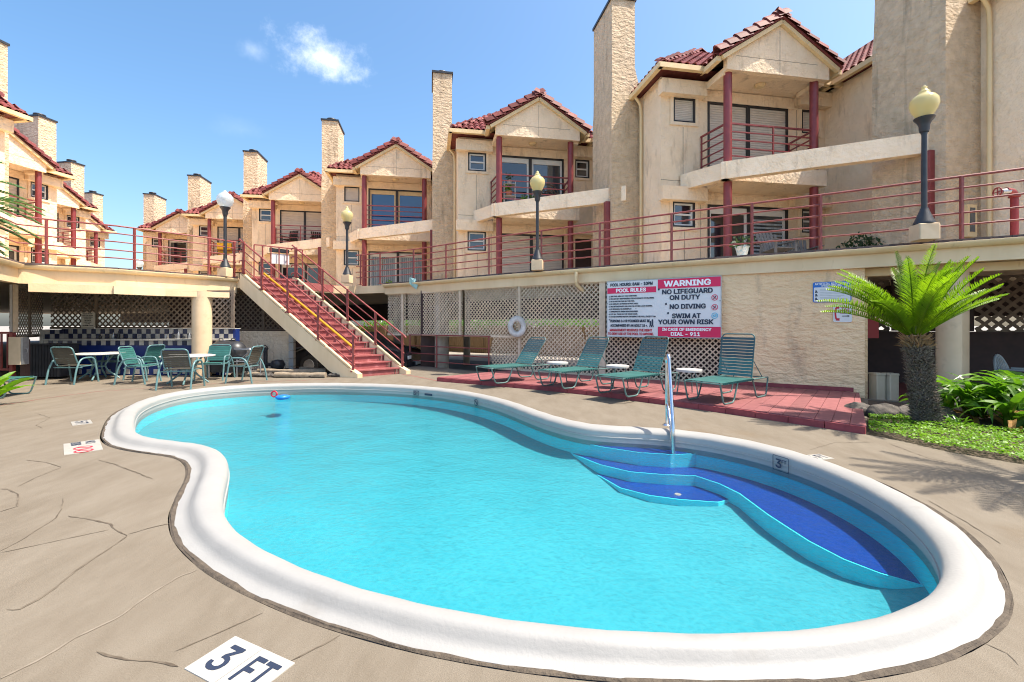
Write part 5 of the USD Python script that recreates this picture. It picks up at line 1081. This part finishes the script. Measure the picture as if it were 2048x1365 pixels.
struct('room_floor', MB().poly(Polygon([(6.62, 8.40), (8.4, 7.2), (14, 3.8), (19, 5), (9.0, 12.0)]), -.31, -.06), 'deck_red')
for k, x in enumerate((0, .19)):
    t = thing('storage_bin', ('left' if k == 0 else 'right') + ' of two narrow cream lidded bins behind the stucco wall end', 'bin', (6.86 + x, 8.55 - x * .35, -.06)); part(t, 'body', rbox(-.085, -.1, 0, .085, .1, .47, .012), 'cream_box', 30); part(t, 'lid', rbox(-.09, -.105, .471, .09, .105, .51, .01), 'cream_box', 30)
t = thing('fire_hose_box', 'dull red box hanging under the lattice behind the wall end', 'box', (8.05, 10.3, 1.05)); part(t, 'case', MB().box(-.19, -.08, 0, .19, .08, .45), 'sign_red'); part(t, 'door', MB().box(-.16, -.09, .03, .16, -.081, .42), 'sign_red'); part(t, 'bracket', MB().box(-.05, .08, .1, .05, .6, .18), 'dark_wood')
def resin_chair(label, x, y, rz):
    t = thing('resin_chair', label, 'chair', (x, y, -.06), rz)
    for sx_ in (-.22, .22):
        for sy_ in (-.2, .22): part(t, 'leg', MB().bar((sx_ * 1.1, sy_ * 1.1, 0), (sx_, sy_, .42), .04, .03), 'grey_resin')
    part(t, 'seat', rbox(-.25, -.24, .40, .25, .25, .44, .012), 'grey_resin', 30)
    arc = [(.27 * math.cos(a), -.24 - .10 * math.sin(a), .44 + .42 * math.sin(a)) for a in np.linspace(.0, math.pi, 15)]; part(t, 'back_rim', MB().tube(arc, .022, 8), 'grey_resin', True)
    for k in range(7): u = -.19 + k * .063; hh = math.sqrt(max(0, 1 - (u / .27) ** 2)); part(t, 'back_slat', MB().bar((u * .85, -.235, .43), (u, -.24 - .1 * hh, .44 + .41 * hh), .03, .012), 'grey_resin')
    for s in (-1, 1): part(t, 'arm', MB().tube(fillet([(s * .25, -.24, .62), (s * .30, .15, .63), (s * .25, .24, .42)], .08, 4), .02, 6), 'grey_resin', True)
    return t
resin_chair('grey resin chair with slatted back in the shaded room at the right edge', 8.95, 7.95, math.radians(205))
t = thing('standpipe', 'red fire standpipe with valve wheel on the terrace at the right', 'pipe', (8.78, 7.95, DECK_Z)); part(t, 'riser', MB().tube(fillet([(0, 0, 0), (0, 0, .90), (-.18, -.02, .92)], .1, 6), .055, 12), 'red_pipe', True); part(t, 'valve', MB().tube([(-.12, -.02, .91), (-.27, -.03, .89)], .05, 10), 'steel', True); part(t, 'collar', MB().lathe([(.055, .80), (.08, .81), (.08, .83), (.055, .84)], n=14), 'red_pipe')
wh = part(t, 'hand_wheel', MB().tube([(-.33, -.03 + .075 * math.cos(a), .89 + .075 * math.sin(a)) for a in np.linspace(0, 6.283, 13)], .011, 6), 'red_pipe', True); part(wh, 'spoke', MB().bar((-.33, -.10, .89), (-.33, .04, .89), .012, .012), 'red_pipe'); part(wh, 'spoke', MB().bar((-.33, -.03, .82), (-.33, -.03, .96), .012, .012), 'red_pipe')

# ---------------------------------------------------------------- things on balconies and terrace
def slat_chair(label, x, y, rz, z, m, scale=1.0, adirondack=False):
    t = thing('slatted_chair', label, 'chair', (x, y, z), rz); s = scale; tiltb = -.38 if adirondack else -.12
    for sx_ in (-.27, .27):
        part(t, 'leg', MB().bar((sx_, .25, 0), (sx_, .25, .58 * s), .05, .04), m); part(t, 'leg', MB().bar((sx_, -.3, 0), (sx_, -.22, .5 * s), .05, .04), m); part(t, 'arm', MB().bar((sx_ * 1.1, -.30, .60 * s), (sx_ * 1.1, .34, .60 * s), .10, .025), m)
    for k in range(5): part(t, 'seat_slat', MB().bar((-.27, -.18 + k * .1, .38 - .01 * k * -1), (.27, -.18 + k * .1, .38 + .01 * k), .085, .02), m)
    for k in range(6): u = -.225 + k * .09; top = .95 * s - (.9 * abs(u) ** 1.6 if adirondack else 0); part(t, 'back_slat', MB().bar((u * .85, -.22, .36), (u * 1.15, -.22 + tiltb * (top - .36), top), .072, .018, (0, 1, 0)), m)
    part(t, 'back_rail', MB().bar((-.26, -.24 + tiltb * .3, .66 * s), (.26, -.24 + tiltb * .3, .66 * s), .05, .02, (0, 1, 0)), m); return t
c = LW(1, .75, -.75); slat_chair('grey slatted garden chair behind the railing, left of the pair', c[0], c[1], math.radians(190), DECK_Z, 'adirondack', 1.0, True)
c = LW(1, 2.05, -.1); slat_chair('grey slatted garden chair behind the railing, right of the pair', c[0], c[1], math.radians(175), DECK_Z, 'adirondack', 1.0, True)
c = LW(4, .7, .5); slat_chair('dark slatted chair on the balcony over the stair gate, the left one', c[0], c[1], math.radians(160), 5.48, 'teak')
c = LW(4, 2.1, .55); slat_chair('dark slatted chair on the balcony over the stair gate, the right one', c[0], c[1], math.radians(215), 5.48, 'teak')
c = LW(5, 2.0, .5); slat_chair('dark chair on the balcony behind the clear globe lamp', c[0], c[1], math.radians(200), 5.48, 'teak')
c = LW(5, .9, .45); t = thing('towel', 'bright yellow towel hung over the balcony rail behind the clear lamp', 'towel', (c[0], c[1], 5.5), HT); part(t, 'cloth', MB().box(-.45, -.30, .15, .35, -.27, .86).box(-.45, -.42, .5, .35, -.40, .88).box(-.45, -.42, .88, .35, -.27, .90), 'yellow')
def pot(label, x, y, z, r, h, m, leaf, n=40, spread=.25, up=.25, name='potted_plant', seed=1):
    t = thing(name, label, 'potted plant', (x, y, z)); part(t, 'pot', MB().lathe([(0, 0), (r * .7, 0), (r, h * .9), (r * 1.08, h * .9), (r * 1.08, h), (r * .9, h), (0, h * .9)], n=16), m, 40)
    part(t, 'foliage', tf(leaf_ball(n, spread, spread, up, .06, seed).mesh(), trimesh.transformations.translation_matrix((0, 0, h + up * .6))), leaf); return t
c = LW(1, -.75, -1.45); pot('blue and white bowl of drooping plants on the terrace', c[0], c[1], DECK_Z + .12, .14, .2, 'pot_blue', 'shrub_leaf', 60, .28, .14, seed=3)
for i, (a, v, z, r, h, m, lf, lab) in enumerate(((.42, .42, 6.35, .09, .14, 'white_resin', 'shrub_leaf', 'plant in a white pot on the upper shelf of the balcony stand'), (.40, .42, 5.93, .12, .16, 'terracotta', 'strap_leaf', 'plant in a terracotta pot on the lower shelf of the balcony stand'), (.95, .35, 5.48, .13, .2, 'pot_blue', 'strap_leaf', 'plant in a pale green pot on the balcony floor'), (1.25, .35, 5.55, .12, .2, 'white_resin', 'strap_leaf', 'leafy plant in a white pot in the middle of the balcony'), (.2, .8, 5.48, .12, .2, 'terracotta', 'shrub_leaf', 'tall dark plant in the left corner of the balcony'))):
    c = LW(2, a, v); pot(lab, c[0], c[1], z, r, h, m, lf, 45, .16, .2, seed=20 + i)
c = LW(2, .42, .42); t = thing('plant_stand', 'pale metal plant stand on the wicker chair balcony', 'plant stand', (c[0], c[1], 5.48), HT)
for sx_ in (-.2, .2):
    for sy_ in (-.12, .12): part(t, 'leg', MB().bar((sx_, sy_, 0), (sx_, sy_, .95), .02, .02), 'white_resin')
for z in (.43, .85): part(t, 'shelf', MB().box(-.21, -.13, z, .21, .13, z + .015), 'white_resin')
c = LW(2, 2.0, .55); t = thing('wicker_chair', 'round brown wicker chair with cushion on the balcony', 'chair', (c[0], c[1], 5.48), HT + .3)
for r_ in (.22, .33, .44): part(t, 'wicker_hoop', MB().tube([(r_ * math.cos(a), .15 + .25 * (.44 - r_), .58 + r_ * math.sin(a)) for a in np.linspace(0, 6.283, 25)], .018, 6), 'wicker', True)
for k in range(14): a = k * math.pi / 7; part(t, 'wicker_spoke', MB().tube([(.05 * math.cos(a), .30, .58 + .05 * math.sin(a)), (.44 * math.cos(a), .15, .58 + .44 * math.sin(a))], .011, 5), 'wicker')
part(t, 'base', MB().lathe([(.30, 0), (.2, .2), (.26, .25)], n=16), 'wicker', True); part(t, 'cushion', MB().lathe([(0, .30), (.25, .30), (.30, .34), (.25, .40), (0, .41)], at=(0, -.05, 0), n=18), 'sign_white', True)
for i, (a, v, lab) in enumerate(((2.95, -1.0, 'dark bushy plant on the terrace right of the slatted chairs'), (3.9, -2.0, 'dark bushy plant on the terrace by the rough chimney'), (3.4, -1.4, 'trailing dark plant on the terrace between the bushes'))):
    c = LW(1, a, v); pot(lab, c[0], c[1], DECK_Z, .2, .25, 'terracotta', 'shrub_leaf', 420, .5, .36, 'terrace_bush', 60 + i)
c = LW(3, 1.15, -.9); pot('flowering plant in a white dish on the terrace by the blinds', c[0], c[1], DECK_Z + .05, .12, .1, 'white_resin', 'strap_leaf', 50, .18, .2, seed=77)
c = LW(3, 2.05, .55); pot('small pale plant at the blue glass doors', c[0], c[1], 5.48, .1, .25, 'white_resin', 'shrub_leaf', 40, .2, .15, seed=78)
t = thing('cloth', 'pale teal cloth hooked over the terrace gutter', 'cloth', (-3.22, 14.86, 2.62)); part(t, 'sheet', MB().add([(-.12, 0, .28), (.06, .05, .24), (.16, -.06, .02), (.10, .0, -.12), (-.02, .05, -.04), (-.13, -.03, .08)], [(0, 1, 2), (0, 2, 3), (0, 3, 4), (0, 4, 5)]), 'teal_cloth')
t = thing('terrace_grill', 'dark covered grill on the terrace behind the stair gate', 'grill', (LW(4, 1.2, -1.1)[0], LW(4, 1.2, -1.1)[1], DECK_Z), HT); part(t, 'cabinet', MB().box(-.5, -.25, .1, .5, .25, .75), 'black_metal'); part(t, 'hood', MB().tube([(-.5, 0, .8), (.5, 0, .8)], .25, 14), 'black_metal', True); part(t, 'handle', MB().tube([(-.35, -.29, .86), (.35, -.29, .86)], .02, 8), 'chrome', True)

# ---------------------------------------------------------------- planting
def frond(base, az, el0, L, curl, width, n=46, seed=0, droop=.0, vee=.35, lw=.0068):
    """A feather frond: rachis curving over, narrow leaflets down both sides."""
    g = np.random.default_rng(seed); s = np.linspace(0, 1, n); el = el0 - curl * s ** 1.5; h = np.array([math.cos(az), math.sin(az), 0]); up = np.array([0, 0, 1.0])
    st = (np.cos(el)[:, None] * h + np.sin(el)[:, None] * up) * L / n; p = np.asarray(base) + np.cumsum(st, 0); t = unit_rows(st); side = unit(np.cross(h, up)); nrm = np.cross(side, t)
    mb = MB().tube(p[::3], np.linspace(.011, .003, len(p[::3])), 4, False); v, f = [], []
    for i in range(5, n):
        w = width * math.sin(min(1, (s[i] * .97) ** .7) * math.pi * .93 + .12) ** .8
        for sg_ in (-1, 1):
            d = unit(side * sg_ * .78 + t[i] * .62 + nrm[i] * vee + g.normal(0, .06, 3)); q = p[i] + d * w * g.uniform(.88, 1.08) - up * droop * w; e = t[i] * lw; k = len(v); m_ = p[i] * .45 + q * .55 + nrm[i] * .012
            v += [p[i] - e, p[i] + e, m_ + e * .9, m_ - e * .9, q]; f += [(k, k + 1, k + 2), (k, k + 2, k + 3), (k + 3, k + 2, k + 4)]
    return mb.add(v, f)
def cycad(name, label, loc, trunk_h, r0, r1, lean, fronds, m='frond', spikes=900, seed=1, lw=.0085, droop=0.0):
    t = thing(name, label, 'palm', loc); g = np.random.default_rng(seed); n = 12; s = np.linspace(0, 1, n); ax = np.stack([lean[0] * s ** 1.2, lean[1] * s, trunk_h * s], 1); rad = np.interp(s, [0, .12, .5, .9, 1], [r0 * .95, r0, r1 * 1.02, r1, r1 * .8])
    tr = part(t, 'trunk', MB().tube(ax, rad * .86, 18), 'bark', True); sp, sp2 = MB(), MB()
    for k in range(spikes):
        u = k / spikes; a = k * 2.39996; c = np.array([np.interp(u, s, ax[:, j]) for j in range(3)]); r = np.interp(u, s, rad) * .85; e = np.array([math.cos(a), math.sin(a), 0]); q = np.array([-e[1], e[0], 0]); L = (.075 if u < .85 else .12) * g.uniform(.6, 1.25); d = unit(e * g.uniform(.55, .9) + np.array((0, 0, g.uniform(-.2, .85) if u > .3 else g.uniform(.0, .5))) + q * g.normal(0, .35)); w = .018 * g.uniform(.7, 1.2)
        b0 = c + e * r; (sp2 if u > .88 else sp).add([b0 - q * w, b0 + q * w, b0 + (0, 0, -.02) + e * .01, b0 + d * L], [(0, 1, 3), (1, 2, 3), (2, 0, 3)])
    setdata(part(tr, 'leaf_base', sp, 'bark'), kind='stuff'); setdata(part(tr, 'crown_fibre', sp2, 'bark_tip'), kind='stuff')
    top = ax[-1]
    for i, (az, el, L, cu, w) in enumerate(fronds): part(t, 'frond', frond(top + np.array((math.cos(math.radians(az)), math.sin(math.radians(az)), 0)) * .07, math.radians(az), math.radians(el), L, math.radians(cu), w, seed=seed * 100 + i, lw=lw, droop=droop), m)
    return t
fg = random.Random(5); FR = []
for k in range(40):
    az = fg.uniform(0, 360); left = (1 - math.cos(math.radians(az))) / 2
    FR.append((az, fg.uniform(42, 84) - 4 * left, fg.uniform(.85, 1.12) + .22 * left, fg.uniform(8, 26) + 26 * left, fg.uniform(.14, .19)))
FR += [(178, 38, 1.32, 42, .20), (172, 48, 1.22, 40, .20), (186, 32, 1.30, 36, .20), (192, 50, 1.18, 40, .20), (165, 54, 1.15, 32, .19), (181, 27, 1.25, 30, .20), (175, 54, 1.12, 28, .18), (2, 40, 1.12, 16, .18), (-6, 34, 1.08, 18, .18), (10, 47, 1.15, 14, .18), (18, 54, 1.15, 12, .18), (-14, 44, 1.08, 20, .18), (90, 82, 1.2, 8, .16), (60, 78, 1.15, 8, .16)]
cycad('cycad_palm', 'wind swept cycad with shaggy trunk growing beside the red deck', (5.60, 6.14, -.02), 1.22, .155, .132, (-.15, .02), FR, 'frond', 1100, 2)
FR2 = [(a, e, 1.15, c_, .2) for a, e, c_ in ((180, 30, 45), (200, 45, 45), (160, 40, 40), (140, 55, 30), (100, 60, 30), (60, 50, 40), (20, 45, 45), (-20, 45, 45), (-60, 50, 45), (-100, 50, 45), (230, 40, 45), (170, 65, 25), (215, 25, 35))]
cycad('cycad_palm', 'taller cycad just beyond the right edge casting feathery shadows on the patio', (5.95, 3.72, -.02), 2.7, .20, .17, (0, 0), FR2, 'frond', 400, 5)
FR3 = [(8, 34, 2.0, 62, .26), (-6, 28, 1.95, 60, .26), (20, 22, 2.0, 60, .26), (2, 12, 1.95, 48, .26), (-18, 8, 1.9, 52, .26), (30, 5, 1.8, 48, .26), (-2, -6, 1.85, 38, .26), (14, -14, 1.7, 30, .26), (-28, -4, 1.7, 40, .26), (45, 30, 1.8, 60, .26), (-45, 30, 1.8, 60, .26), (70, 30, 1.8, 60, .26), (-70, 20, 1.7, 60, .26), (120, 30, 1.8, 60, .26), (180, 30, 1.8, 60, .26), (-120, 30, 1.8, 60, .26), (10, 50, 1.8, 60, .25), (-12, 18, 2.0, 55, .26), (6, 2, 1.95, 42, .26)]
FR3 = [(az, el, L_ * .82, cu - 6, w) for az, el, L_, cu, w in FR3]
cycad('palm_tree', 'palm at the left edge with drooping yellow tipped fronds over the terrace rail', (-8.62, 6.25, 0), 2.98, .2, .17, (.05, 0), FR3 + [(az + 5, el - 6, L_ * .94, cu - 4, w) for az, el, L_, cu, w in FR3[:9]], 'frond_blue', 500, 8, .016, .25)
def blade(base, az, el, L, w, curl, seed, n=9):
    g = np.random.default_rng(seed); s = np.linspace(0, 1, n); e = el - curl * s ** 1.3; h = np.array([math.cos(az), math.sin(az), 0]); st = (np.cos(e)[:, None] * h + np.sin(e)[:, None] * np.array((0, 0, 1.0))) * L / n; p = np.asarray(base) + np.vstack([[0, 0, 0], np.cumsum(st, 0)[:-1]]); sd = np.array([-h[1], h[0], 0]); tw = g.normal(0, .5)
    ww = w * np.sin(np.clip(s * .86 + .14, 0, 1) * math.pi) ** .6 * .5; nrm = np.cross(unit_rows(st), sd); sdv = sd * math.cos(tw) + nrm * math.sin(tw); v = np.vstack([p + sdv * ww[:, None], p - nrm * (ww * .35)[:, None], p - sdv * ww[:, None]]); f = [(i, i + 1, n + i + 1, n + i) for i in range(n - 1)] + [(n + i, n + i + 1, 2 * n + i + 1, 2 * n + i) for i in range(n - 1)]; return MB().add(v, f)
lr = random.Random(12)
for i, (x, y, lab, k, L) in enumerate(((6.72, 6.62, 'strap leaved clump directly right of the cycad trunk', 40, .95), (7.15, 6.40, 'tall strap leaved clump in front of the round column', 44, 1.05), (6.60, 5.95, 'low strap leaved clump with yellowing leaves near the ground cover', 34, .75), (7.25, 5.85, 'strap leaved clump spilling over at the right edge', 44, 1.05), (6.95, 5.45, 'nearest strap leaved clump cut by the right edge', 34, .9), (7.75, 6.35, 'rear strap leaved clump below the resin chair', 40, 1.0), (6.35, 6.75, 'small strap leaved clump behind the cycad trunk', 22, .7))):
    t = thing('strap_leaf_plant', lab, 'plant', (x, y, 0), 0, 'strap leaved plants in the bed')
    for q in range(k):
        dry = lr.random() < .10; part(t, 'leaf', blade((lr.uniform(-.1, .1), lr.uniform(-.1, .1), .02), lr.uniform(0, 6.28), math.radians(lr.uniform(48, 86) if not dry else lr.uniform(10, 50)), 1.22 * L * lr.uniform(.75, 1.15), lr.uniform(.06, .095), math.radians(lr.uniform(85, 150)), i * 100 + q), 'dry_leaf' if dry else 'strap_leaf')
struct('garden_soil', MB().poly(garden_pg, -.12, -.012), 'soil')
g = np.random.default_rng(31); n = 30000; bx = garden_pg.bounds; P3 = np.stack([g.uniform(bx[0], 7.4, n), g.uniform(bx[1], 7.3, n)], 1)
cover_pg = Polygon([(4.40, 5.60), (4.53, 5.29), (4.66, 4.82), (4.97, 4.40), (5.5, 3.95), (6.4, 3.6), (6.9, 5.0), (6.5, 5.6), (6.0, 6.0), (5.75, 6.5), (5.2, 6.75)])
P3 = P3[shapely.contains_xy(cover_pg.intersection(garden_pg.buffer(-.02)), P3[:, 0], P3[:, 1])]; n = len(P3); hz = .02 + .05 * meshkit.fbm(np.c_[P3 * 3.0, np.zeros(n)], 3) + g.random(n) * .03; ctr = np.c_[P3, hz]; a = g.random(n) * 6.28; tl = g.normal(0, .45, n); L = g.uniform(.009, .018, n)
e1 = np.stack([np.cos(a), np.sin(a), tl * .6], 1) * L[:, None]; e2 = np.stack([-np.sin(a), np.cos(a), g.normal(0, .4, n)], 1) * (L * .75)[:, None]
setdata(struct('ground_cover', MB().add(np.stack([ctr - e1, ctr + e2, ctr + e1, ctr - e2], 1).reshape(-1, 3), np.arange(4 * n).reshape(-1, 4)), 'cover_leaf', kind='stuff'), 'low bright green ground cover between the patio and the cycad', 'ground cover')
for i, (x, y, sx_, lab) in enumerate(((5.50, 6.72, .26, 'dark grey rock nearest the stucco wall end in the bed'), (5.82, 6.62, .24, 'dark grey rock behind the cycad trunk'), (5.25, 6.90, .22, 'low dark rock at the edge of the shaded room'), (6.15, 6.55, .2, 'small dark rock right of the cycad trunk'))):
    ic = trimesh.creation.icosphere(3, 1.0); v = ic.vertices * (sx_, .16, .13) * (1 + .5 * (meshkit.fbm(ic.vertices * 1.6 + i * 7, 4) - .5))[:, None] + (x, y, .05); solo('rock', (v, np.array(ic.faces)), 'rock', lab, 'rock', 40)
t = thing('leafy_plant', 'yellow green leafy plant tip cut by the left edge', 'plant', (-8.72, 7.55, 0))
for q in range(14): part(t, 'leaf', blade((lr.uniform(-.05, .05), lr.uniform(-.05, .05), .02), lr.uniform(-1.4, 1.4), math.radians(lr.uniform(50, 86)), lr.uniform(.55, .85), .11, math.radians(70), 900 + q), 'cover_leaf')
t = thing('low_fern', 'small green fern tuft at the foot of the cycad', 'plant', (5.86, 5.98, 0))
for q in range(22): part(t, 'leaf', blade((lr.uniform(-.12, .12), lr.uniform(-.1, .1), .03), lr.uniform(0, 6.28), math.radians(lr.uniform(35, 80)), lr.uniform(.14, .26), .03, math.radians(70), 950 + q, 5), 'strap_leaf')
